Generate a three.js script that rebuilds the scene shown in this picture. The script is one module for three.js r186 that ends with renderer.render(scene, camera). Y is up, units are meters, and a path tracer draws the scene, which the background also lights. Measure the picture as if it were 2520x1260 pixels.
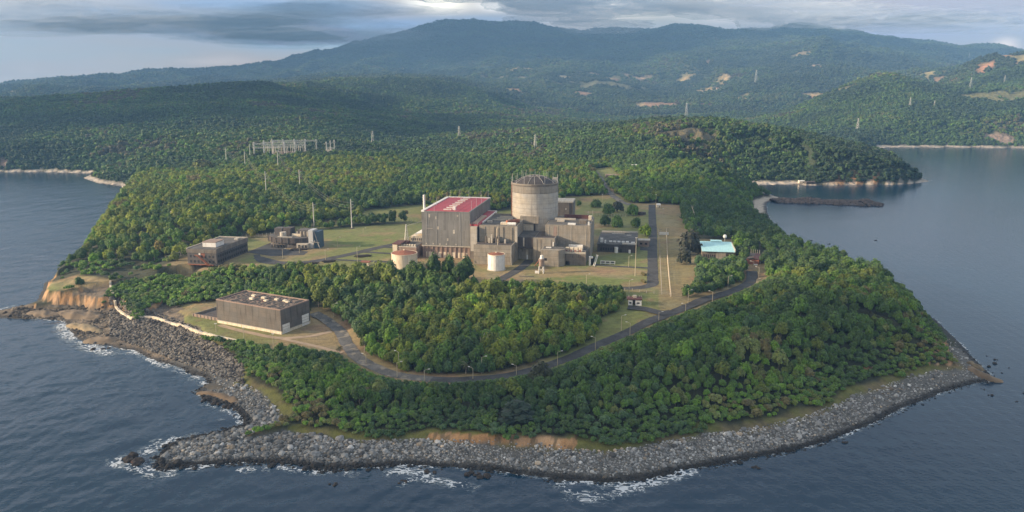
import * as THREE from 'three';
import { mergeGeometries } from 'three/addons/utils/BufferGeometryUtils.js';

// ------------------------------------------------------------------ camera
const scene = new THREE.Scene();
const F = 1940, EYE = 150, PITCH = 12.1 * Math.PI / 180;
const camera = new THREE.PerspectiveCamera(2 * Math.atan(630 / F) * 180 / Math.PI, 2, 1, 40000);
camera.position.set(0, EYE, 0);
camera.rotation.set(-PITCH, 0, 0);
scene.add(camera);
const renderer = new THREE.WebGLRenderer({ antialias: true });
renderer.toneMapping = THREE.LinearToneMapping;
renderer.toneMappingExposure = 2.0;
renderer.shadowMap.enabled = true;

// ------------------------------------------------------------------ sun and air
const SUN = new THREE.Vector3(-0.93, 0.30, 0.16).normalize();
const sun = new THREE.DirectionalLight(new THREE.Color(1.0, 0.78, 0.53), 4.8);
sun.position.copy(SUN).multiplyScalar(3000).add(new THREE.Vector3(0, 0, -700));
sun.target.position.set(0, 0, -700);
sun.castShadow = true; sun.shadow.radius = 5;
sun.shadow.mapSize.set(4096, 4096);
Object.assign(sun.shadow.camera, { left: -1500, right: 1500, top: 1500, bottom: -1500, near: 10, far: 9000 });
scene.add(sun, sun.target);
scene.fog = new THREE.FogExp2(new THREE.Color(0.28, 0.565, 1.0), 0.000096);

// ------------------------------------------------------------------ random numbers and noise
function rng(seed) { let s = seed >>> 0; return () => { s = (s + 0x6D2B79F5) >>> 0; let t = Math.imul(s ^ (s >>> 15), 1 | s); t = (t + Math.imul(t ^ (t >>> 7), 61 | t)) ^ t; return ((t ^ (t >>> 14)) >>> 0) / 4294967296; }; }
const clamp = (x, a = 0, b = 1) => Math.min(b, Math.max(a, x));
const lerp = (a, b, t) => a + (b - a) * t;
const sstep = (a, b, x) => { const t = clamp((x - a) / (b - a)); return t * t * (3 - 2 * t); };
function h3(x, y, z) { let h = Math.imul(x, 374761393) ^ Math.imul(y, 668265263) ^ Math.imul(z, 2147483647 ^ 0x5bd1e995); h = Math.imul(h ^ (h >>> 13), 1274126177); h ^= h >>> 16; return (h >>> 0) / 4294967296; }
function noise2(x, y, s = 0, per = 0) {                 // value noise, -1..1; per > 0 makes it tile
  let xi = Math.floor(x), yi = Math.floor(y); const fx = x - xi, fy = y - yi;
  const u = fx * fx * fx * (fx * (fx * 6 - 15) + 10), v = fy * fy * fy * (fy * (fy * 6 - 15) + 10);
  let x1 = xi + 1, y1 = yi + 1;
  if (per) { xi = ((xi % per) + per) % per; yi = ((yi % per) + per) % per; x1 = (xi + 1) % per; y1 = (yi + 1) % per; }
  return 2 * lerp(lerp(h3(xi, yi, s), h3(x1, yi, s), u), lerp(h3(xi, y1, s), h3(x1, y1, s), u), v) - 1;
}
function fbm2(x, y, o = 4, s = 0, per = 0) { let a = 0, w = 0.5, n = 0; for (let i = 0; i < o; i++) { a += w * noise2(x, y, s + i * 17, per); n += w; x *= 2; y *= 2; per *= 2; w *= 0.5; } return a / n; }
function noise3(x, y, z, s = 0) {
  const zi = Math.floor(z), fz = z - zi, w = fz * fz * (3 - 2 * fz);
  return lerp(noise2(x, y, s + zi * 131), noise2(x, y, s + (zi + 1) * 131), w);
}
function fbm3(x, y, z, o = 4, s = 0) { let a = 0, w = 0.5, n = 0; for (let i = 0; i < o; i++) { a += w * noise3(x, y, z, s + i * 7); n += w; x *= 2.03; y *= 2.03; z *= 2.03; w *= 0.5; } return a / n; }
const ridge2 = (x, y, o, s) => { let a = 0, w = 0.5, n = 0; for (let i = 0; i < o; i++) { a += w * (1 - 2 * Math.abs(noise2(x, y, s + i * 29))); n += w; x *= 2.1; y *= 2.1; w *= 0.5; } return a / n; };

// ------------------------------------------------------------------ a line of sight through a point of the photograph
const cp = Math.cos(PITCH), sp = Math.sin(PITCH);
function sight(px, py) { const dx = (px - 1260) / F, dy = (630 - py) / F; return [dx, dy * cp - sp, -(cp + dy * sp)]; }
function at(px, py, h = 0) { const d = sight(px, py), t = (h - EYE) / d[1]; return new THREE.Vector3(d[0] * t, h, d[2] * t); }
function away(px, r) { const a = Math.atan((px - 1260) / (F * cp)); return [r * Math.sin(a), -r * Math.cos(a)]; }   // bearing of a column, r metres off

// ------------------------------------------------------------------ sky: overcast with a few breaks, computed per direction
{
  const w = 4096, h = 2048, data = new Float32Array(w * h * 4);
  // banks of cloud: [column, height, half width, half height, strength r g b]
  const banks = [
    [470, 58, 330, 24, -.11, -.085, -.05], [760, 92, 300, 24, -.1, -.065, -.02], [100, 70, 160, 16, -.06, -.05, -.04], [250, 30, 300, 14, -.02, -.01, .0], [620, 12, 260, 16, -.06, -.02, .04],
    [230, 135, 330, 36, .0, .0, .0], [640, 160, 330, 26, .05, .03, .02],
    [1085, 6, 75, 26, .26, .24, .18], [1215, 16, 40, 14, .15, .15, .14], [1480, 6, 60, 12, .26, .25, .22], [1640, 8, 40, 16, .16, .16, .15], [1560, 35, 160, 22, .1, .09, .07],
    [1160, 50, 160, 16, -.05, -.02, .02], [1900, 44, 140, 20, .1, .08, .07], [2050, 30, 120, 18, .05, .05, .05], [2476, 106, 22, 15, .13, .1, .07], [2465, 118, 32, 9, .1, .07, .05],
    [2300, 20, 300, 40, -.03, -.035, -.02], [2220, 80, 260, 30, -.03, -.02, .01], [1800, 10, 120, 20, -.03, -.02, .0], [950, 60, 150, 22, -.03, .0, .05], [900, 20, 120, 12, .04, .05, .07],
  ].map(([x, y, sx, sy, ...c]) => { const d = new THREE.Vector3(...sight(x, y)).normalize(); return [Math.atan2(d.x, -d.z), Math.asin(d.y), sx / F, sy / F * .94, c]; });
  for (let j = 0; j < h; j++) {
    const el = ((j + 0.5) / h - 0.5) * Math.PI, y = Math.sin(el), c = Math.cos(el);
    for (let i = 0; i < w; i++) {
      const k = (j * w + i) * 4, th = ((i + 0.5) / w - 0.5) * 2 * Math.PI, x = c * Math.cos(th), z = c * Math.sin(th);
      let r = .45, g = .445, b = .48;
      if (el > -0.05) {
        const deck = lerp(.56, 1, sstep(.07, .2, el)); r *= deck * lerp(1.04, 1, sstep(.1, .2, el)); g *= deck * lerp(.94, 1, sstep(.1, .2, el)); b *= deck * lerp(.80, 1, sstep(.1, .2, el));
        const up = clamp(el / 1.2), far = 1 / (Math.max(el, 0) + 0.12);
        const n = fbm3(x * far * 2.1, z * far * 2.1, 3.3, el < .2 ? 6 : 4, 5), m = fbm3(x * far * .8 + 9, z * far * .8, 1.7, 3, 40);
        const lum = .92 + (el < .3 ? .45 : .3) * n + .4 * m + lerp(.14, -.18, sstep(.3, .65, el));
        r *= lum * (1 - .08 * up); g *= lum; b *= lum * (1 + .04 * up);
        r -= .05 * Math.max(0, -m) * 2; b += .02 * Math.max(0, -m);
        const warm = Math.exp(-(1 - (x * SUN.x + y * SUN.y + z * SUN.z)) / 0.22);          // thinner cloud round the sun
        r += .75 * warm; g += .55 * warm; b += .33 * warm;
        if (el < .17 && z < 0) {
          const az = Math.atan2(x, -z);
          for (const [a0, e0, sa, se, q] of banks) {
            const u = (az - a0) / sa, v = (el - e0) / se, rr = u * u + v * v;
            if (rr > 8) continue;
            const f = Math.exp(-rr * (1 + .7 * fbm3(az * 14, el * 60, 2, 4, 77)));
            r += 3 * q[0] * f; g += 3 * q[1] * f; b += 3 * q[2] * f;
          }
        }
      }
      data[k] = Math.max(r, .05); data[k + 1] = Math.max(g, .06); data[k + 2] = Math.max(b, .08); data[k + 3] = 1;
    }
  }
  const sky = new THREE.DataTexture(data, w, h, THREE.RGBAFormat, THREE.FloatType);
  sky.mapping = THREE.EquirectangularReflectionMapping; sky.magFilter = sky.minFilter = THREE.LinearFilter; sky.needsUpdate = true;
  scene.background = sky; scene.environment = sky;
}

// ------------------------------------------------------------------ names and labels
const taken = new Map();
function numbered(name) { const n = taken.get(name) ?? 0; taken.set(name, n + 1); return n ? `${name}_${String(n).padStart(3, '0')}` : name; }
function tag(o, label, category, group, kind) { const u = {}; if (label) u.label = label; if (category) u.category = category; if (group) u.group = group; if (kind) u.kind = kind; o.userData = u; return o; }
function lit(o) { o.castShadow = true; o.receiveShadow = true; return o; }
function mesh(name, geo, mat, parent) { const m = lit(new THREE.Mesh(geo, mat)); m.name = parent ? name : numbered(name); (parent ?? scene).add(m); return m; }
function thing(name, label, category, pos, turn = 0, group) { const g = new THREE.Group(); g.name = numbered(name); g.position.copy(pos); g.rotation.y = turn; tag(g, label, category, group); scene.add(g); return g; }
function copy(o, label) { const c = o.clone(); c.name = numbered(o.name.replace(/_\d{3}$/, '')); c.userData = { ...o.userData }; if (label) c.userData.label = label; scene.add(c); return c; }
function setting(name, geo, mat, label, category) { const m = mesh(name, geo, mat); tag(m, label, category, null, 'structure'); return m; }

// ------------------------------------------------------------------ textures
function tex(n, repeatMetres, fn, srgb = true) {
  const d = new Uint8Array(n * n * 4);
  for (let j = 0; j < n; j++) for (let i = 0; i < n; i++) {
    const c = fn(i / n, j / n), k = (j * n + i) * 4;
    for (let q = 0; q < 3; q++) { let v = clamp(c[q] ?? c[0]); if (srgb) v = v <= .0031308 ? v * 12.92 : 1.055 * v ** (1 / 2.4) - .055; d[k + q] = v * 255; }
    d[k + 3] = 255;
  }
  const t = new THREE.DataTexture(d, n, n); t.wrapS = t.wrapT = THREE.RepeatWrapping; t.magFilter = THREE.LinearFilter; t.minFilter = THREE.LinearMipmapLinearFilter; t.generateMipmaps = true;
  if (srgb) t.colorSpace = THREE.SRGBColorSpace; t.repeat.set(1 / repeatMetres, 1 / repeatMetres); t.needsUpdate = true; return t;
}
function std(color, rough = .9, extra = {}) { const m = new THREE.MeshStandardMaterial({ roughness: rough, ...extra }); m.color.setRGB(...color); m.side = THREE.DoubleSide; return m; }
// uv in metres from the side a face looks to
function metric(geo, ox = 0, oy = 0, oz = 0) {
  const g = geo.index ? geo.toNonIndexed() : geo; g.computeVertexNormals();
  const p = g.attributes.position, n = g.attributes.normal, uv = new Float32Array(p.count * 2);
  for (let i = 0; i < p.count; i++) {
    const ax = Math.abs(n.getX(i)), ay = Math.abs(n.getY(i)), az = Math.abs(n.getZ(i)), x = p.getX(i) + ox, y = p.getY(i) + oy, z = p.getZ(i) + oz;
    const [u, v] = ay > ax && ay > az ? [x, z] : ax > az ? [z, y] : [x, y];
    uv[2 * i] = u; uv[2 * i + 1] = v;
  }
  g.setAttribute('uv', new THREE.BufferAttribute(uv, 2)); return g;
}
const MAT = {};
{
  const concrete = (base, warm, streak, seed, lift) => tex(512, 24, (u, v) => {
    let k = 1 + .16 * fbm2(u * 6, v * 6, 5, seed, 6) + .1 * noise2(u * 90, v * 90, seed + 3, 90);
    const st = fbm2(u * 60, v * 2, 3, seed + 7, 2 * 30);                               // rain streaks
    k *= 1 - streak * clamp(st * 1.6 + .1) * (.5 + .5 * noise2(u * 12, v * 3, seed + 9, 3 * 4));
    const ln = (v * 24 / lift) % 1, lu = (u * 10) % 1;
    if (ln < .05) k *= .8; if (lu < .03) k *= .9;
    const panel = 1 + .06 * (h3(Math.floor(u * 10), Math.floor(v * 24 / lift), seed) * 2 - 1);
    const br = clamp(.5 + fbm2(u * 4 + 3, v * 4, 4, seed + 20, 4));
    return [base[0] * k * panel * lerp(1, warm[0], br), base[1] * k * panel * lerp(1, warm[1], br), base[2] * k * panel * lerp(1, warm[2], br)];
  });
  MAT.concrete = std([1, 1, 1], .92, { map: concrete([.27, .25, .215], [1.05, .98, .9], .55, 11, 3) });
  MAT.palewall = std([1, 1, 1], .9, { map: concrete([.435, .41, .37], [1.06, 1, .9], .32, 31, 3) });
  MAT.darkwall = std([1, 1, 1], .9, { map: concrete([.17, .155, .14], [1.1, 1, .88], .6, 51, 2) });
  MAT.blackwall = std([1, 1, 1], .9, { map: concrete([.075, .07, .07], [1.15, 1, .9], .6, 53, 2) });
  MAT.pinkwall = std([1, 1, 1], .9, { map: concrete([.28, .215, .18], [1.05, .95, .9], .45, 71, 3) });
  MAT.roofdark = std([1, 1, 1], .95, { map: tex(512, 30, (u, v) => { const k = .085 + .05 * fbm2(u * 8, v * 8, 5, 91, 8) + .05 * Math.max(0, fbm2(u * 20, v * 20, 3, 95, 20)); return [k * 1.05, k, k * .95]; }) });
  MAT.brownwall = std([1, 1, 1], .92, { map: concrete([.128, .12, .11], [1.08, 1, .92], .6, 15, 3) });
  MAT.slatewall = std([1, 1, 1], .9, { map: concrete([.105, .10, .10], [1.1, 1, .92], .6, 57, 2) });
  MAT.roofpatchy = std([1, 1, 1], .95, { map: tex(512, 30, (u, v) => { const p = fbm2(u * 14, v * 9, 4, 191, 7 * 2), q = sstep(.12, .26, fbm2(u * 26, v * 18, 3, 195, 26)); const k = .035 + .02 * p; return [lerp(k, .22, q), lerp(k * .95, .16, q), lerp(k * .95, .12, q)]; }) });
  const cladBump = tex(256, 4, (u) => [.5 + .5 * Math.sin(u * 2 * Math.PI * 8)], false);
  MAT.cladding = std([1, 1, 1], .75, { bumpMap: cladBump, bumpScale: .06, map: tex(512, 40, (u, v) => {
    let k = .18 + .045 * fbm2(u * 5, v * 5, 5, 111, 5); k *= 1 - .4 * clamp(fbm2(u * 70, v * 1, 3, 117, 1 * 70)); k += .035 * (h3(Math.floor(u * 40), Math.floor(v * 5), 9) - .5) + .05 * Math.max(0, fbm2(u * 9, v * 22, 3, 119, 9) - .25); return [k * 1.02, k, k * .95]; }) });
  MAT.redroof = std([1, 1, 1], .6, { bumpMap: cladBump, bumpScale: .05, map: tex(256, 30, (u, v) => { const k = 1 + .12 * fbm2(u * 6, v * 6, 4, 131, 6) + .08 * noise2(u * 60, v * 3, 133, 3 * 20); const f = .5 * sstep(.0, .5, fbm2(u * 5, v * 14, 4, 137, 5)); return [lerp(.36, .38, f) * k, lerp(.035, .09, f) * k, lerp(.05, .10, f) * k]; }) });
  MAT.cyanroof = std([1, 1, 1], .55, { bumpMap: cladBump, bumpScale: .05, map: tex(256, 24, (u, v) => { const k = 1 + .06 * fbm2(u * 6, v * 6, 4, 141, 6) + .05 * noise2(u * 48, v * 2, 143, 2 * 24); return [.42 * k, .72 * k, .75 * k]; }) });
  MAT.white = std([1, 1, 1], .7, { map: tex(256, 12, (u, v) => { const k = .72 + .1 * fbm2(u * 5, v * 5, 4, 151, 5); const rust = sstep(.35, .6, fbm2(u * 30, v * 3, 3, 153, 30)); return [lerp(k, .4, rust * .5), lerp(k * .98, .25, rust * .5), lerp(k * .93, .14, rust * .5)]; }) });
  MAT.cream = std([1, 1, 1], .8, { map: tex(256, 12, (u, v) => { const k = 1 + .14 * fbm2(u * 5, v * 5, 4, 161, 5); const rust = sstep(.2, .5, fbm2(u * 34, v * 2, 3, 163, 34)); return [lerp(.66 * k, .38, rust * .6), lerp(.58 * k, .22, rust * .6), lerp(.45 * k, .1, rust * .6)]; }) });
  MAT.rust = std([1, 1, 1], .85, { map: tex(256, 10, (u, v) => { const k = 1 + .4 * fbm2(u * 8, v * 8, 4, 171, 8); return [.25 * k, .095 * k, .055 * k]; }) });
  MAT.oldpipe = std([.075, .06, .052], .9);
  MAT.rustdark = std([1, 1, 1], .85, { map: tex(256, 10, (u, v) => { const k = 1 + .4 * fbm2(u * 8, v * 8, 4, 173, 8); return [.11 * k, .045 * k, .04 * k]; }) });
  MAT.asphalt = std([1, 1, 1], .95, { map: tex(512, 40, (u, v) => { let k = .052 + .022 * fbm2(u * 7, v * 7, 5, 181, 7) + .012 * noise2(u * 120, v * 120, 183, 120); const cr = Math.abs(fbm2(u * 16, v * 16, 3, 187, 16)); if (cr < .025) k *= .55; const p = sstep(.2, .35, fbm2(u * 10, v * 10, 3, 189, 10)); k = lerp(k, .085, p * .5); return [k * 1.0, k * 1.0, k * 1.04]; }) });
  MAT.asphaltworn = std([1, 1, 1], .95, { map: tex(512, 40, (u, v) => { let k = .12 + .06 * fbm2(u * 7, v * 7, 5, 281, 7) + .03 * noise2(u * 120, v * 120, 283, 120); const cr = Math.abs(fbm2(u * 14, v * 14, 3, 287, 14)); if (cr < .03) k *= .6; const p = sstep(.05, .4, fbm2(u * 9, v * 9, 4, 289, 9)); return [lerp(k, .24, p), lerp(k * .97, .21, p), lerp(k * .93, .17, p)]; }) });
  MAT.dirt = std([1, 1, 1], .98, { map: tex(256, 20, (u, v) => { const k = 1 + .3 * fbm2(u * 8, v * 8, 5, 201, 8); return [.36 * k, .27 * k, .19 * k]; }) });
  MAT.steel = std([.5, .5, .5], .5, { metalness: .3 });
  MAT.pole = std([.62, .60, .55], .7);
  MAT.poletan = std([.42, .37, .27], .8);
  MAT.bark = std([.16, .13, .10], .95);
  MAT.palebark = std([.42, .36, .29], .95);
  MAT.black = std([.02, .02, .022], .8);
  MAT.wire = std([.16, .15, .13], .6);
  MAT.blue = std([.05, .09, .13], .6);
}
const box = (w, h, d) => new THREE.BoxGeometry(w, h, d);
function bar(a, b, r, n = 6, r2 = r) { const d = new THREE.Vector3().subVectors(b, a), g = new THREE.CylinderGeometry(r2, r, d.length(), n); g.translate(0, d.length() / 2, 0); g.applyQuaternion(new THREE.Quaternion().setFromUnitVectors(new THREE.Vector3(0, 1, 0), d.normalize())); g.translate(a.x, a.y, a.z); return g; }
const V = (x, y, z) => new THREE.Vector3(x, y, z);
function join(list) { return mergeGeometries(list.map((g) => { const q = g.index ? g.toNonIndexed() : g; for (const k of Object.keys(q.attributes)) if (!['position', 'normal', 'uv'].includes(k)) q.deleteAttribute(k); return q; })); }

// ------------------------------------------------------------------ clouds: banks to windward that shade parts of the land, and the cap on the summit
function puff(seed, n = 3) { const g = new THREE.IcosahedronGeometry(1, n), p = g.attributes.position, v = new THREE.Vector3(); for (let i = 0; i < p.count; i++) { v.fromBufferAttribute(p, i).normalize(); const d = 1 + .3 * noise3(v.x * 2.2 + seed, v.y * 2.2, v.z * 2.2, 21) + .14 * noise3(v.x * 6 + seed, v.y * 6, v.z * 6, 23); p.setXYZ(i, v.x * d, v.y * d, v.z * d); } g.computeVertexNormals(); return g; }
const cloudMat = std([.85, .85, .86], 1);
function shadeCloud(x, y, z, a, c, s, label, seed) {        // a bank standing between the sun and the place it shades
  const o = thing('cloud', label, 'cloud', V(x, y, z).addScaledVector(SUN, s)), rnd = rng(seed); o.userData.kind = 'structure'; delete o.userData.category;
  for (let i = 0; i < 9; i++) { const m = mesh('billow', puff(seed + i), cloudMat, o), t = rnd() * 6.283, r = Math.sqrt(rnd()) * .7; m.position.set(Math.cos(t) * a * r, (rnd() - .5) * 30, Math.sin(t) * c * r); m.scale.set(a * (.35 + .25 * rnd()), Math.min(a, c) * .22, c * (.35 + .3 * rnd())); m.rotation.y = rnd(); }
}
shadeCloud(260, 10, -360, 420, 130, 2600, 'grey cloud bank over the sea west of the headland', 11);
shadeCloud(420, 10, -760, 330, 260, 2700, 'grey cloud bank west of the plant', 31);
shadeCloud(-900, 80, -2150, 650, 420, 2600, 'grey cloud bank west of the dark hills', 51);
shadeCloud(300, 500, -7300, 3200, 1300, 2600, 'long cloud deck above the mountain', 71);

{ // the cap: thin overlapping veils of cloud lying on the summit
  const veil = new THREE.MeshPhysicalMaterial({ color: 0xf4f6fa, roughness: 1, transmission: .6, thickness: 0, transparent: true, opacity: .19, side: THREE.DoubleSide }), rnd = rng(303), o = thing('cloud', 'pale soft cloud cap hiding the top of the mountain', 'cloud', V(0, 0, 0)); o.userData.kind = 'structure'; delete o.userData.category;
  for (let i = 0; i < 72; i++) {
    const f = (rnd() + rnd() + rnd()) / 3, px = lerp(900, 2250, f), r = 6300 + 700 * rnd(), low = 62 + 8 * Math.sin(f * 17 + 1) + 12 * f, e = 0, py = low - 76 * Math.pow(rnd(), .75) + e, d = sight(px, py), k = r / Math.hypot(d[0], d[2]), w = 120 + 330 * rnd();
    const m = mesh('veil', puff(400 + i, 3), veil, o); m.position.set(d[0] * k, EYE + d[1] * k + 30, d[2] * k); m.scale.set(w, 22 + 42 * rnd(), w * .5); m.castShadow = false;
  }
}

{ // blue grey streaks of stratus left and right of the summit
  const grey = std([.66, .72, .82], 1, { transparent: true, opacity: .075 }), rnd = rng(717), o = thing('cloud', 'long blue grey streaks of cloud beside the mountain', 'cloud', V(0, 0, 0)); o.userData.kind = 'structure'; delete o.userData.category;
  const streaks = [[-60, 460, 62, 14, 16], [120, 900, 50, 16, 26], [420, 1000, 88, 12, 20], [560, 1080, 24, 12, 10], [1940, 2560, 46, 22, 16], [-60, 220, 24, 12, 7]];
  streaks.forEach(([x0, x1, y, sy, n]) => { for (let i = 0; i < n; i++) { const px = lerp(x0, x1, (rnd() + rnd()) / 2), py = y + (rnd() + rnd() - 1) * sy, r = 6200 + 1500 * rnd(), d = sight(px, py), k = r / Math.hypot(d[0], d[2]), w = 260 + 520 * rnd(), m = mesh('veil', puff(500 + i, 2), grey, o); m.position.set(d[0] * k, EYE + d[1] * k, d[2] * k); m.scale.set(w, 30 + 46 * rnd(), w * .4); m.castShadow = false; } });
}
// ------------------------------------------------------------------ the coast: [column, row at sea level, width of the beach, rise behind it]
const coast = [
  [-40, 775, 20, .4], [0, 781, 22, .4], [60, 783, 60, .3], [155, 790, 60, .3], [172, 815, 60, .3], [215, 846, 60, .3], [290, 857, 48, .4], [330, 863, 34, .5], [372, 887, 28, .5], [440, 906, 22, .5],
  [503, 930, 16, .45], [513, 946, 15, .4], [484, 960, 20, .4], [498, 980, 19, .4], [560, 996, 16, .4], [590, 1020, 14, .4], [604, 1046, 15, .4], [545, 1062, 18, .4], [470, 1077, 25, .4], [430, 1087, 30, .4], [405, 1108, 40, .4],
  [378, 1130, 46, .4], [400, 1150, 46, .4], [480, 1146, 34, .4], [600, 1138, 26, .4], [700, 1140, 21, .4], [800, 1155, 20, .4], [920, 1150, 18, .4], [1000, 1143, 17, .4], [1100, 1150, 17, .9], [1200, 1155, 17, 1.8],
  [1300, 1168, 20, 1.8], [1370, 1177, 20, 1.2], [1400, 1180, 20, .4], [1500, 1187, 20, .35], [1580, 1180, 20, .35], [1700, 1155, 20, .35], [1800, 1135, 20, .35], [1950, 1110, 19, .35], [2050, 1080, 18, .35], [2140, 1045, 18, .35], [2220, 1005, 18, .4],
  [2320, 965, 17, .4], [2400, 943, 16, .4], [2430, 940, 15, .4], [2440, 925, 14, .4], [2412, 898, 13, .5], [2385, 872, 11, .7], [2365, 848, 8, .9], [2300, 786, 6, 1.1], [2200, 720, 6, 1.1], [2100, 674, 6, 1],
  [2010, 640, 7, 1], [1972, 624, 7, 1], [1950, 592, 8, .8], [1922, 566, 9, .6], [1898, 545, 16, .5], [1887, 520, 20, .5], [1886, 500, 20, .5], [1905, 491, 16, .5], [1935, 488, 12, .4], [1910, 484, 12, .4], [1880, 474, 12, .4], [1842, 464, 14, .4],
  [1825, 459, 30, .4], [1870, 455.5, 30, .4], [1960, 453.5, 20, .4], [1985, 456, 10, .4], [2030, 456, 8, .5], [2110, 455, 7, .9], [2200, 454, 7, 1.2], [2255, 451, 7, 1.2], [2287, 446, 12, .6], [2270, 440, 10, .8], [2230, 412, 10, .8],
  [2160, 385, 10, .7], [2110, 370, 14, .5], [2180, 362.5, 26, .4], [2300, 362.5, 22, .4], [2420, 363.5, 22, .4], [2560, 366, 22, .4], [2900, 372, 22, .4],
].map(([x, y, w, s]) => { const p = at(x, y, 0); return [p.x, p.z, w, s]; });
for (const [px, r] of [[3300, 2600], [4200, 5000], [4300, 12500], [1260, 14000], [-1500, 12500], [-1300, 6000], [-800, 3000]]) { const p = away(px, r); coast.push([p[0], p[1], 20, .4]); }
for (const [x, y, w, s] of [[-350, 425, 14, .4], [0, 423.5, 14, .35], [120, 423.5, 14, .35], [232, 427, 12, .35], [205, 438, 12, .3], [240, 450, 14, .3], [300, 458, 12, .5], [303, 468, 6, 1], [285, 505, 5, 1.2], [250, 545, 5, 1.2], [212, 592, 5, 1.2], [178, 652, 5, 1.2], [150, 676, 5, 1.2], [112, 696, 5, 1.6], [104, 716, 5, 1.6], [96, 740, 7, 1], [60, 752, 10, .4], [0, 764, 12, .4], [-45, 768, 14, .4]]) { const p = at(x, y, 0); coast.push([p.x, p.z, w, s]); }
const shoreHit = { d: 0, w: 0, s: 0 };
function shore(x, z) {                                      // signed distance inland, with the beach's width and rise
  let best = 1e18, w = 0, s = 0, inside = false;
  for (let i = 0, j = coast.length - 1; i < coast.length; j = i++) {
    const a = coast[j], b = coast[i];
    if ((a[1] > z) !== (b[1] > z) && x < (b[0] - a[0]) * (z - a[1]) / (b[1] - a[1]) + a[0]) inside = !inside;
    const ex = b[0] - a[0], ez = b[1] - a[1], t = clamp(((x - a[0]) * ex + (z - a[1]) * ez) / (ex * ex + ez * ez)), qx = x - a[0] - t * ex, qz = z - a[1] - t * ez, q = qx * qx + qz * qz;
    if (q < best) { best = q; w = lerp(a[2], b[2], t); s = lerp(a[3], b[3], t); }
  }
  shoreHit.d = (inside ? 1 : -1) * Math.sqrt(best); shoreHit.w = w; shoreHit.s = s; return shoreHit;
}

// ------------------------------------------------------------------ heights: spots read off the photograph, joined by a thin-plate surface
const spots = [];
const S = (x, y, h) => { const p = at(x, y, h); spots.push([p.x, p.z, h]); };
const R = (px, r, h) => { const p = away(px, r); spots.push([p[0], p[1], h]); };
for (const a of [[700, 1075, 4], [1000, 1085, 4.2], [1260, 1078, 6], [1450, 1112, 4], [1700, 1080, 4.5], [2000, 1020, 5], [2200, 960, 5], [2350, 900, 4],
  [1000, 1010, 7.5], [1300, 1000, 9], [1700, 950, 14], [2000, 900, 18], [700, 960, 6.5], [1500, 900, 12.5], [1850, 800, 18],
  [780, 778, 7], [850, 850, 7.5], [900, 890, 8], [980, 920, 8], [1100, 935, 8], [1250, 925, 8.6], [1400, 885, 9.6], [1560, 810, 12.5], [1700, 755, 15.5], [1850, 690, 17.5],
  [535, 795, 6], [692, 822, 6], [620, 850, 5.6], [450, 765, 7], [520, 830, 5], [350, 775, 6], [300, 640, 15], [380, 680, 12], [200, 692, 14.5], [140, 697, 14.5], [260, 700, 14],
  [1200, 800, 12.5], [1000, 780, 12], [1350, 800, 13], [800, 730, 11], [620, 700, 11],
  [1950, 655, 20], [2100, 725, 24], [2240, 795, 21], [2320, 860, 11], [1750, 480, 18], [1850, 610, 18], [1850, 490, 10],
  [600, 640, 18], [800, 640, 18], [700, 600, 18], [1000, 640, 18], [1200, 680, 18], [1500, 690, 18], [1610, 690, 18], [1610, 600, 18], [1600, 520, 18], [1400, 500, 19], [1250, 510, 19], [1000, 540, 18], [850, 560, 18], [1560, 760, 16.5], [1640, 740, 17], [480, 640, 17.5],
  [1480, 430, 25], [1540, 500, 19], [900, 515, 21], [1040, 508, 21], [380, 560, 26], [300, 560, 20], [350, 480, 30], [656, 480, 29], [739, 470, 31], [520, 470, 36],
  [685, 413, 35], [558, 406, 33], [604, 409, 34]]) S(...a);
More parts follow.
